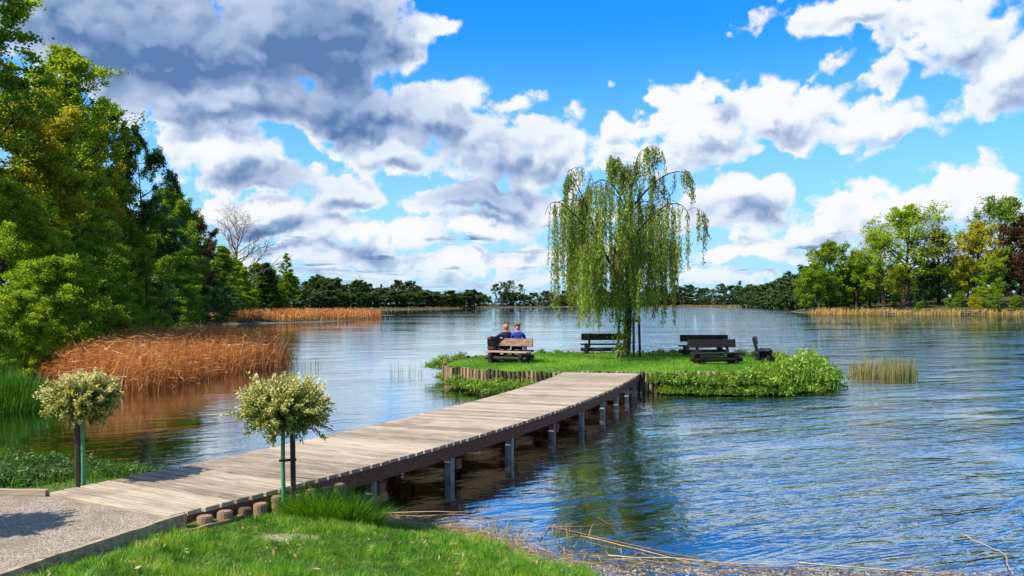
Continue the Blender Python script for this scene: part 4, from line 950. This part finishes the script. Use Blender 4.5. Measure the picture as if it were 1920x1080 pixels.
    bar = bevel_box('crossbar', (.85, .05, .09), M['stake'], .008); link('crossbar', bar, root, (.0, .02, 1.55), (0, 0, -.05)); link('crossbar', bar, root, (.0, .72, 1.52), (0, 0, .05))
willow()

# ------------------------------------------------------------------ variegated standard shrubs by the path
def standard(px, py, zb, rx, rz_, cz, seed, label, stake_label, sdx, sdy, gaps=0):
    r = np.random.default_rng(seed); x, y = at(px, py, zb); wm, lm = MB(), MB()
    tube(wm, [(0, 0, -.25), (.004, 0, .2), (-.004, .0, .5), (0, 0, cz - .2)], [.030, .026, .024, .023], 10)
    tm = wm.mesh('trunk', M['green_trunk'], True); wm = MB()
    n = 340; T = []
    for i in range(n):
        d = norm(r.normal(0, 1, 3) * np.array([1, 1, .75]) + np.array([0, 0, .22])); k = r.uniform(.74, 1.06) if r.uniform() < .94 else r.uniform(1.08, 1.32)
        e = d * np.array([rx, rx, rz_]) * k
        if e[2] < -rz_ * .9: e[2] = -rz_ * .9
        b = np.array([0, 0, cz - rz_ * .55]); c = np.array([0, 0, cz])
        t = np.linspace(0, 1, 6)[:, None]; path_ = b * (1 - t) ** 2 + 2 * (c + e * np.array([.45, .45, .15])) * t * (1 - t) + (c + e) * t ** 2
        tube(wm, path_, np.linspace(.008, .002, 6), 3); T.append(path_)
        if r.uniform() < .2: continue
    for path_ in T:
        k = int(r.integers(75, 125)); u = r.uniform(.38, 1.0, k); f = u * 5; i = np.minimum(f.astype(int), 4); p = path_[i] + (path_[i + 1] - path_[i]) * (f - i)[:, None]
        tn = norm(path_[-1] - path_[-2]); p = p + r.normal(0, .022, (k, 3)) * (1.2 - u[:, None] * .5)
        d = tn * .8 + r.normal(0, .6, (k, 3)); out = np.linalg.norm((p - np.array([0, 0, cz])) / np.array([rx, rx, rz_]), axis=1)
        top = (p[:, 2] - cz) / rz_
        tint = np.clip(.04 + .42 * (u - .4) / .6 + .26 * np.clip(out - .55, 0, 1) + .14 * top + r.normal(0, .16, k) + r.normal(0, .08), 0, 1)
        leaves(lm, p, d, r.normal(0, 1, (k, 3)) + np.array([0, 0, .5]), r.uniform(.032, .056, k), r.uniform(.012, .020, k), tint)
    root = empty('standard_shrub', (x, y, zb)); tag(root, label, 'shrub', 'grafted willow standards by the jetty')
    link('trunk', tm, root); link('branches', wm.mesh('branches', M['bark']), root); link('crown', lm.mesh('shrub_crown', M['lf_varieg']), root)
    st = bevel_box('tree_stake', (.06, .06, cz + .35), M['stake'], .012)
    o = link('tree_stake', st, None, (x + sdx, y + sdy, zb - .3 + (cz + .35) / 2), (R(1.5), R(-.8), .3)); tag(o, stake_label, 'stake', 'stakes of the grafted shrubs')
    link('tie', bevel_box('tie', (abs(sdx) + .08, .012, .03), M['stake'], .003), o, (-sdx / 2, -sdy / 2, .12))
standard(156, 905, .60, .46, .37, 1.03, 5, 'round cream and green leaved shrub on a green stem, left of the jetty', 'dark stake beside the left round shrub', -.085, .03)
standard(531, 955, .42, .54, .44, 1.17, 6, 'wide cream and pink tipped shrub on a green stem before the jetty', 'dark stake beside the right round shrub', .115, .0)

standard(-215, 1010, .60, .52, .38, 1.1, 8, 'round shrub on a green stem beside the gravel path, beyond the left edge', 'dark stake of the shrub beyond the left edge', -.055, .05)

# ------------------------------------------------------------------ low plants: clumps, grass, reeds
def clump_mesh(name, seed, n=1300, rx=.6, rz_=.55, leaf=(.15, .06), mat='lf_bush', grassy=.25):
    r = np.random.default_rng(seed); lm = MB()
    c = r.normal(0, 1, (26, 3)) * np.array([rx * .5, rx * .45, 0]); c[:, 2] = np.abs(r.normal(0, .5, 26)) * rz_ * .8 * np.clip(1.25 - np.hypot(c[:, 0], c[:, 1]) / rx, .25, 1.2)
    i = r.integers(0, 26, n); p = c[i] + r.normal(0, 1, (n, 3)) * np.array([.13, .13, .11]) * rx / .6; p[:, 2] = np.abs(p[:, 2])
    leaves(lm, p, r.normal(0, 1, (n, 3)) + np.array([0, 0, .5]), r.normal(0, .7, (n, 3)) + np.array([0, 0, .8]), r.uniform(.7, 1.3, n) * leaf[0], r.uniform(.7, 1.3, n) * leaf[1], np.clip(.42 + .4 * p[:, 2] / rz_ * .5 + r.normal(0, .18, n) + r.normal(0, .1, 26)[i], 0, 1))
    k = int(n * grassy * .5); b = np.column_stack([r.normal(0, rx * .55, (k, 2)), np.zeros(k)])
    blades(lm, b, r.uniform(.25, .75, k) * rz_ * 1.5, .018, r.normal(0, .16, (k, 2)) * rz_, np.clip(.55 + r.normal(0, .2, k), 0, 1), 2)
    sm = MB()
    for q in c[:14]: tube(sm, [(q[0] * .3, q[1] * .3, -.1), tuple(q * np.array([.8, .8, .6])), tuple(q)], [.008, .006, .003], 3)
    return lm.mesh(name, M[mat]), sm.mesh('stems', M['bark'])
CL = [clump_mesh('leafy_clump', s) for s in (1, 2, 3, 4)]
def clump(xy, z, sc, label, group, i, zs=1.0, mat=None, name='bank_plant'):
    f, s = CL[i % 4]; root = empty(name, (*xy, z), random.uniform(0, 6.28)); root.scale = (sc, sc, sc * zs); tag(root, label, 'plant', group)
    o = link('foliage', f, root); link('stems', s, root)
    if mat: o.material_slots[0].link = 'OBJECT'; o.material_slots[0].material = M[mat]
pos_l = [(852, 716), (885, 722), (915, 728), (945, 733), (975, 730), (1000, 722), (824, 690), (838, 702), (836, 682), (845, 706), (875, 712), (900, 716), (930, 722), (960, 722), (990, 722), (1010, 712), (860, 676)]
for i, (px, py) in enumerate(pos_l):
    front = py > 700; z = .12 if front else .38; q = at(px, py + (0 if not front else 4), z)
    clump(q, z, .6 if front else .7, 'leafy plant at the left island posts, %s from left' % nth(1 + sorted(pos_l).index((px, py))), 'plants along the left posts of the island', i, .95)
k = 0
for row, (z, n, sc, off) in enumerate(((.05, 15, .95, -.18), (.34, 14, 1.05, .05), (.5, 12, .9, .35))):
    for i in range(n):
        t = i / (n - 1); px_ = np.array([4.9, 6.1, 7.3, 8.5, 9.6, 10.4, 10.9]); py_ = np.array([24.5, 24.4, 24.4, 24.8, 25.5, 26.4, 27.9])
        x = np.interp(t * 6, np.arange(7), px_); y = np.interp(t * 6, np.arange(7), py_) + off
        if row == 2 and t < .45: continue
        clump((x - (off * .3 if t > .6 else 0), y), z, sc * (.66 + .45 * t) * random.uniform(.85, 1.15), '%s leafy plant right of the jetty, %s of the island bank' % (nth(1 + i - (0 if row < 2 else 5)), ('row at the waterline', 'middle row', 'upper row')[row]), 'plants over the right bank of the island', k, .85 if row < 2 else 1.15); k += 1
for i, (px, D) in enumerate([(1015, 35.2), (1045, 35.5), (1240, 35.4), (1262, 35.2), (1290, 35.3), (1390, 33.6), (1420, 32.6), (1450, 31.6), (1470, 30.6), (1495, 29.6), (1520, 28.6)]):
    clump((xat(px, D), D), .55, .35 if px < 1380 else .55, 'small tuft on the far rim of the island, %s from left' % nth(i + 1), 'tufts on the far rim of the island', i, 1.2)
for i, (px, py) in enumerate(sorted([(20, 900), (55, 880), (80, 905), (115, 890), (190, 890), (215, 880), (245, 875), (270, 872), (300, 866), (325, 862), (30, 872), (100, 866), (170, 868), (60, 915), (10, 918)])):
    q = at(px, py, .42); clump(q, gz(*q) - .03, random.uniform(.42, .62), 'weedy plant on the bank left of the jetty, %s from left' % nth(i + 1), 'weeds on the bank left of the jetty', i, .75, 'lf_far' if i % 3 else 'lf_deep', 'weed_plant')

def lawn():
    # short lawn in front, grown on the ground sheet
    n = 420000; P = rng.uniform((-4.6, 5.6), (3.2, 10.4), (n, 2)); s = sdist(P[:, 0], P[:, 1])
    path_pts = np.array([k for k in KR] + [(-12, 4), (-12, 9.1), tuple(LF(0.)), tuple(RF(0.))]); off = sdist(P[:, 0], P[:, 1], path_pts)
    dk = np.vstack([LF(np.linspace(0, 1, 20)), RF(np.linspace(1, 0, 20))]); od = sdist(P[:, 0], P[:, 1], dk)
    dens = smooth01((s - .12) / .5) * (off > .07) * (od > .27) * np.clip(1 - (P[:, 1] - 9.5) * .3, .3, 1) * np.where(P[:, 0] > .8, .0, 1)
    patch = .5 + .5 * np.sin(P[:, 0] * 2.3 + 1.7 * np.sin(P[:, 1] * 2.9 + .6)) * np.sin(P[:, 1] * 3.1 + 1.1 * np.sin(P[:, 0] * 1.9))
    bare = ((P[:, 0] + 2.3) / .34) ** 2 + ((P[:, 1] - 7.95) / .16) ** 2 < 1.0 + .5 * np.sin(P[:, 0] * 21)
    keep = rng.uniform(0, 1, n) < dens * (.55 + .45 * patch) * np.where(bare, .3, 1); P = P[keep]; patch = patch[keep]; off = off[keep]; n = len(P)
    nt = 2600; T = rng.uniform((-4.6, 5.6), (1.0, 10.4), (nt, 2)); own = rng.integers(0, nt, n); tt = rng.normal(0, .17, nt); th = rng.uniform(.6, 1.5, nt); tl = rng.normal(0, .03, (nt, 2))
    cell = {}                                                    # every blade belongs to the tuft of its little square
    ix = np.floor(P / .085 + .35 * np.sin(P[:, ::-1] * 31)).astype(int); own = (ix[:, 0] * 73856093 ^ ix[:, 1] * 19349663) % nt
    b = np.column_stack([P, ground_z(P[:, 0], P[:, 1]) - .01]); near = off < .35
    h = rng.uniform(.03, .08, n) * (.65 + .75 * patch) * th[own]
    tn = .36 + .40 * (patch - .5) + tt[own] * 1.25 + rng.normal(0, .16, n) + np.where(near, .16, 0) + .15 * (rng.uniform(0, 1, n) < .05)
    mb = MB(); blades(mb, b, h, rng.uniform(.004, .008, n), rng.normal(0, .030, (n, 2)) + tl[own], np.clip(tn, 0, 1), 1)
    tag(link('lawn_grass', mb.mesh('lawn_grass', M['grass'])), 'short green lawn grass between the path and the water', 'grass', kind='stuff')
    m = 420; Q_ = rng.uniform((-4.0, 6.2), (.6, 9.6), (m, 2)); s_ = sdist(Q_[:, 0], Q_[:, 1]); o_ = sdist(Q_[:, 0], Q_[:, 1], path_pts); d_ = sdist(Q_[:, 0], Q_[:, 1], dk); Q_ = Q_[(s_ > .2) & (o_ > .1) & (d_ > .15)]; m = len(Q_)
    lb = MB(); leaves(lb, np.column_stack([Q_, ground_z(Q_[:, 0], Q_[:, 1]) + rng.uniform(.03, .07, m)]), rng.normal(0, 1, (m, 3)) * np.array([1, 1, .3]), rng.normal(0, .4, (m, 3)) + np.array([0, 0, 1]), rng.uniform(.03, .09, m), rng.uniform(.01, .028, m), np.clip(rng.normal(.45, .25, m), 0, 1))
    tag(link('leaf_litter', lb.mesh('leaf_litter', M['stick_leaf'])), 'dry brown leaves and bits of straw scattered over the lawn', 'leaf litter', kind='stuff')
    # left bank grass and weeds
    n = 15000; P = rng.uniform((-16, 9.1), (-4.2, 19), (n, 2)); s = sdist(P[:, 0], P[:, 1]); od = sdist(P[:, 0], P[:, 1], dk); kk = (s > .03) & (s < 3.5) & (od > .1); P = P[kk]; n = len(P)
    b = np.column_stack([P, ground_z(P[:, 0], P[:, 1]) - .01]); mb = MB(); pt = np.sin(P[:, 0] * 3 + np.sin(P[:, 1] * 2.2) * 2)
    blades(mb, b, rng.uniform(.06, .2, n) * (1.1 + .5 * pt), .010, rng.normal(0, .07, (n, 2)), np.clip(.06 + .14 * pt + rng.normal(0, .17, n), 0, 1), 2)
    tag(link('bank_grass', mb.mesh('bank_grass', M['grass'])), 'ragged grass on the bank left of the jetty', 'grass', kind='stuff')
lawn()
def tussock(c, rad, n, h, label, tint=.4, w=.008, flop=.5, mat='grass', group=None, z=None, name='grass_tussock', cat='grass clump'):
    a = rng.uniform(0, 6.28, n); q = np.sqrt(rng.uniform(0, 1, n)) * rad; d = np.stack([np.cos(a), np.sin(a)], 1)
    z0 = gz(*c) if z is None else z
    P = np.column_stack([d * q[:, None], np.zeros(n)])
    if z is None: P[:, 2] = ground_z(c[0] + P[:, 0], c[1] + P[:, 1]) - z0 - .02
    hh = h * rng.uniform(.4, 1.2, n) * (1 - .5 * q / rad)
    mb = MB(); blades(mb, P, hh, w, d * (hh * flop * rng.uniform(.3, 1.2, n) * (.3 + q / rad))[:, None] + rng.normal(0, .05, (n, 2)), np.clip(tint + rng.normal(0, .16, n), 0, 1), 3)
    o = link(name, mb.mesh(name, M[mat]), None, (*c, z0)); tag(o, label, cat, group)
tussock(at(600, 975, .30),  .36, 2600, .50, 'large tussock of long green grass right of the near shrub stem', .38, .008, 1.0)
tussock(at(655, 985, .22),  .32, 2200, .50, 'large tussock of long green grass nearest the water by the jetty', .38, .008, 1.0)
tussock(at(548, 955, .40), .20, 900, .30, 'tuft of long grass around the foot of the near shrub', .5)
tussock(at(235, 872, .45), .10, 160, .30, 'upright tuft of bright grass on the bank left of the jetty', .62, .009, .35)
tussock(at(128, 885, .45), .16, 220, .22, 'loose tuft of grass by the left shrub stem', .5, .009, .7)
tussock((xat(1325, 7.25), 7.25), .10, 60, .26, 'clump of broad dark green leaves on the shore at the bottom edge', .3, .022, .5)
tussock((xat(1360, 7.15), 7.15), .06, 30, .22, 'smaller clump of broad green leaves on the shore at the bottom edge', .3, .022, .5)
tussock(at(5, 758, .1), 1.3, 2200, 1.35, 'tall dark green sedge at the left edge before the shrubs', .08, .03, .35)
tussock(at(48, 752, .1), 1.1, 1800, 1.25, 'tall dark green sedge left of the reed bed', .08, .03, .35)
tussock(at(940, 1005, .0), .35, 130, .3, 'thin sprouting sedge in the shallow water by the lawn', .75, .008, .5, 'reed_green', None, -.05)
tussock(at(1060, 1015, .0), .4, 60, .3, 'sparse thin sedge blades in the shallow water', .6, .008, .5, 'reed_green', None, -.05)

def in_poly(P, poly): return sdist(P[:, 0], P[:, 1], np.array(poly, float)) < 0
def reed_bed(name, poly, n, h, w, label, mat='reed', bend=.6, tint=.44, plume=.25, z=None, leafk=1.0, edge=1.1):
    poly = np.array(poly, float); P = rng.uniform(poly.min(0), poly.max(0), (n * 3, 2)); P = P[in_poly(P, poly)]; sd_ = -sdist(P[:, 0], P[:, 1], poly); P = P[rng.uniform(0, 1, len(P)) < .12 + .88 * smooth01(sd_ / edge)][:n]; n = len(P); rim = smooth01(-sdist(P[:, 0], P[:, 1], poly) / edge)
    b = np.column_stack([P, np.maximum(ground_z(P[:, 0], P[:, 1]), -.25) if z is None else np.full(n, z)])
    pat = np.sin(P[:, 0] * .9 + np.sin(P[:, 1] * .5) * 2); hh = h * rng.uniform(.62, 1.12, n) * (1 + .10 * pat) * (.55 + .45 * rim); hh = hh + np.maximum(-b[:, 2], 0) * .4
    wind = np.array([.22, -.05]); mb = MB(); tn = np.clip(tint + .14 * pat + rng.normal(0, .22, n), 0, 1)
    blades(mb, b, hh, w, rng.normal(0, .16, (n, 2)) * hh[:, None] * bend * 1.6 + wind * bend * hh[:, None], tn, 2)
    # bent and broken leaves, paler
    k = int(n * leafk); i = rng.integers(0, n, k); q = b[i].copy(); q[:, 2] += hh[i] * rng.uniform(.35, .95, k); q[:, :2] += rng.normal(0, .12, (k, 2))
    dd = rng.normal(0, 1, (k, 3)) * np.array([1, 1, .45]) + np.array([.5, -.1, .1]); leaves(mb, q, dd, rng.normal(0, 1, (k, 3)) + np.array([0, 0, .6]), rng.uniform(.3, .75, k) * h / 1.8, w * 1.1, np.clip(tint + .18 + rng.normal(0, .2, k), 0, 1))
    tag(link(name, mb.mesh(name, M[mat])), label, 'reeds', kind='stuff')
reed_bed('reed_bed', [at(60, 730), at(150, 742), at(250, 737), at(340, 728), at(425, 706), at(500, 695), at(552, 690), at(556, 680), (-11.3, 39), (-15.5, 47), (-20, 54), (-27, 50), (-22, 38), (-17.5, 28), (-15, 24.5)], 26000, 1.6, .02, 'bed of rusty orange dry reeds along the left shore', leafk=1.4)
reed_bed('reed_strip', [(-46, 104), (-40, 109), (-33, 118), (-28.5, 130), (-24.8, 150), (-27, 160), (-36, 166), (-46, 160), (-52, 130)], 9000, 1.9, .09, 'low strip of orange dry reeds running out to the far left spit', tint=.5, z=.0)
reed_bed('reed_fringe', [(90, 234), (87.5, 228), (91, 221), (104, 213), (125, 210.5), (150, 208), (150, 212), (126, 214.5), (106, 218), (95, 226)], 3600, 1.9, .12, 'golden dry reeds fringing the right bank', 'reed_gold', tint=.55, z=.0, edge=2.5)
reed_bed('reed_fringe', [(-92, 306), (-78, 326), (-53, 377), (-22, 507), (33, 687), (38, 693), (-26, 518), (-58, 388), (-86, 330), (-98, 305)], 2500, 1.7, .3, 'thin tan line of reeds at the foot of the far left wood', 'reed_gold', tint=.3, z=.0)
reed_bed('reed_fringe', [(171, 797), (215, 687), (208, 640), (222, 690), (178, 812), (120, 795), (110, 778)], 1500, 2.2, .4, 'thin tan line of reeds on the far right shore', 'reed_gold', tint=.3, z=.0)
def reed_clump(px, py, rad, n, h, label, w=.02, mat='reed_green', group=None, ry=.5):
    x, y = at(px, py); a = rng.uniform(0, 6.28, n); q = np.sqrt(rng.uniform(0, 1, n)); P = np.column_stack([np.cos(a) * q * rad, np.sin(a) * q * rad * ry, np.full(n, -.25)])
    hh = h * rng.uniform(.55, 1.15, n) + .25; mb = MB(); blades(mb, P, hh, w, rng.normal(0, .10, (n, 2)) * hh[:, None], np.clip(.55 + rng.normal(0, .25, n), 0, 1), 2)
    tag(link('reed_clump', mb.mesh('reed_clump', M[mat]), None, (x, y, 0)), label, 'reeds', group)
reed_clump(1660, 708, 1.25, 620, .85, 'clump of green and tan reeds in the water right of the island')
reed_clump(1612, 705, .5, 120, .7, 'small clump of reeds between the island and the larger clump')
reed_clump(765, 703, .8, 38, .7, 'few thin dark stalks in the water left of the island', .012)
reed_clump(572, 690, .9, 45, .7, 'few thin stalks in the water off the tip of the reed bed', .014)
reed_clump(1455, 672, 1.3, 120, .75, 'thin pale stalks behind the end bench on the island rim', .014, 'reed_green', None, .6)

# ------------------------------------------------------------------ drift and debris on the near shore
def sticks():
    S_ = [((1030, 985), (1440, 1078), .011, 'long tan reed stem floating at the near shore pointing right'), ((1090, 1005), (1330, 1062), .010, 'tan reed stem lying beside the longest one at the shore'), ((1045, 990), (1200, 978), .010, 'pale reed stem afloat over the willow reflection'),
          ((840, 965), (1000, 972), .012, 'reddish stick floating by the jetty piles'), ((700, 962), (880, 958), .010, 'pale stick lying along the shore under the jetty'), ((1010, 1010), (1040, 975), .008, 'short stick poking out of the shallow water'),
          ((1050, 1020), (1095, 1078), .009, 'short forked stick at the edge of the lawn'), ((1140, 1040), (1500, 1062), .010, 'thin reddish stem floating along the pebbly shore'), ((1500, 1055), (1800, 1078), .012, 'tan stem lying at the bottom right waterline'),
          ((1330, 1058), (1600, 1074), .010, 'tan stem beside the broad leaf clump'), ((1800, 1000), (1890, 1040), .008, 'thin pale stem in the water at the lower right'), ((1885, 1040), (1895, 1075), .008, 'short upright brown twig at the lower right corner'), ((1120, 970), (1150, 985), .007, 'small twig over the willow reflection'),
          ((900, 975), (1010, 1000), .008, 'thin stem in the yellow shallows by the lawn'), ((760, 985), (900, 1010), .008, 'thin stem at the muddy edge of the lawn'), ((800, 1000), (960, 1030), .008, 'dry stem lying on the muddy lawn edge')]
    for (a, b, rad, lab) in S_:
        p0 = np.array([*at(*a, .02), .02]); p1 = np.array([*at(*b, .02), .02]); t = np.linspace(0, 1, 7)[:, None]; c = p0 + (p1 - p0) * t + rng.normal(0, .012, (7, 3)) * np.array([1, 1, .5])
        g = ground_z(c[:, 0], c[:, 1]); c[:, 2] = np.maximum(c[:, 2], g + .012)
        mb = MB(); tube(mb, c - c[0], np.linspace(rad * .75, rad * .4, 7), 5, cap=True); tag(link('driftwood_stick', mb.mesh('driftwood_stick', M['stick'], True), None, tuple(c[0])), lab, 'stick', 'stems washed up on the near shore')
    # fine litter: dry straw along the waterline
    n = 2400; t = rng.uniform(0, 1, n) ** 1.5; wl = np.array([(-2.3, 10.2), (-1.0, 9.85), (-.3, 9.4), (.5, 8.6), (1.9, 8.15), (5.3, 7.95)]); u = t * 5; i = np.minimum(u.astype(int), 4)
    c = wl[i] + (wl[i + 1] - wl[i]) * (u - i)[:, None] + rng.normal(0, 1, (n, 2)) * np.array([.15, .16]); z = np.maximum(ground_z(c[:, 0], c[:, 1]), 0.0) + rng.uniform(.004, .03, n)
    dd = np.column_stack([rng.normal(.8, .7, n), rng.normal(-.25, .5, n), rng.normal(0, .10, n)]); mb = MB()
    leaves(mb, np.column_stack([c, z]), dd, rng.normal(0, .3, (n, 3)) + np.array([0, 0, 1]), rng.uniform(.06, .38, n), rng.uniform(.004, .009, n), np.clip(rng.normal(.5, .22, n), 0, 1))
    tag(link('straw_litter', mb.mesh('straw_litter', M['stick_leaf'])), 'dry straw litter washed up along the near waterline', 'straw', kind='stuff')
    n = 5000; c = np.column_stack([rng.uniform(.2, 6.2, n), rng.uniform(7.0, 8.35, n)]); z = ground_z(c[:, 0], c[:, 1])
    base = np.array([[1, 0, 0], [.3, .9, 0], [-.8, .6, 0], [-.8, -.6, 0], [.3, -.9, 0], [0, 0, .8]]); fc = np.array([[0, 1, 5], [1, 2, 5], [2, 3, 5], [3, 4, 5], [4, 0, 5]])
    sz = rng.uniform(.008, .028, (n, 1, 1)) * rng.uniform(.7, 1.3, (n, 1, 3)); v = base[None] * sz + np.column_stack([c, z - .002])[:, None, :]
    mb = MB(); mb.add(v.reshape(-1, 3), ((np.arange(n) * 6)[:, None, None] + fc[None]).reshape(-1, 3), np.repeat(rng.uniform(0, 1, n), 6))
    tag(link('pebbles', mb.mesh('pebbles', leaf_mat('pebble', [(0, (.03, .03, .03)), (.5, (.12, .11, .10)), (1, (.32, .30, .28))], 0, .6, .4))), 'grey pebbles on the narrow shore at the bottom right', 'pebbles', kind='stuff')
sticks()

# ------------------------------------------------------------------ far house and little landing stages
def house():
    D = 640; x = xat(882, D); root = empty('house', (x, D, 2.0), R(12)); tag(root, 'small white house with a red roof among the trees across the lake', 'house')
    wm = pbr('white_render', lambda t: t.mix(t.noise(objc(t), 1.0, 3, .6), (.62, .60, .56), (.75, .74, .70)), .9, .2); rm = pbr('red_roof', lambda t: t.mix(t.noise(objc(t), 2.0, 3, .6), (.22, .07, .05), (.32, .11, .08)), .9, .2)
    gm = pbr('window_glass', lambda t: (.03, .04, .05), .1, .6)
    mb = MB(); box(mb, (0, 0, 2), (9, 7, 6)); mb.add([(-4.5, -3.5, 5), (-4.5, 3.5, 5), (-4.5, 0, 8.2), (4.5, -3.5, 5), (4.5, 3.5, 5), (4.5, 0, 8.2)], [np.array([[0, 2, 1], [3, 4, 5]])]); link('wall', mb.mesh('wall', wm), root)
    mb = MB()
    for s in (-1, 1): box(mb, (0, s * 2.1, 6.85), (10, 5.6, .25), 0, s * -math.atan2(3.2, 3.5))
    ro = link('roof', mb.mesh('roof', rm), root); mb = MB(); box(mb, (2, .4, 8.2), (.7, .7, 1.8)); link('chimney', mb.mesh('chimney', rm), ro)
    wme = bevel_box('window', (1.1, .12, 1.4), gm, .02)
    for xx in (-3, -.8, 3): link('window', wme, root, (xx, -3.5, 3.2))
    link('door', bevel_box('door', (1.1, .14, 2.2), M['beam'], .02), root, (1.3, -3.5, 1.4))
house()
def stage(name, x, y, rz, L, label):
    root = empty(name, (x, y, 0), rz); tag(root, label, 'landing stage', 'far landing stages')
    pl = bevel_box('plank', (.28, 1.4, .05), M['pile'], .01); n = int(L / .3)
    for i in range(n): link('plank', pl, root, (i * .3, 0, .52))
    po = bevel_box('post', (.16, .16, 2.0), M['stake'], .02)
    for i in range(0, n, 6):
        for s in (-1, 1): link('post', po, root, (i * .3, s * .62, -.05))
    bm_ = bevel_box('beam', (L, .12, .16), M['stake'], .01)
    for s in (-1, 1): link('beam', bm_, root, (L / 2 - .15, s * .5, .41))
stage('landing_stage', -26.2, 152, R(-8), 3.4, 'small landing stage at the tip of the far reed spit')
stage('landing_stage', 103, 211.5, R(-100), 3.6, 'dark landing stage among the golden reeds of the right bank')
stage('landing_stage', 122, 209.5, R(-10), 6.0, 'pale landing stage at the water below the right shrubs')
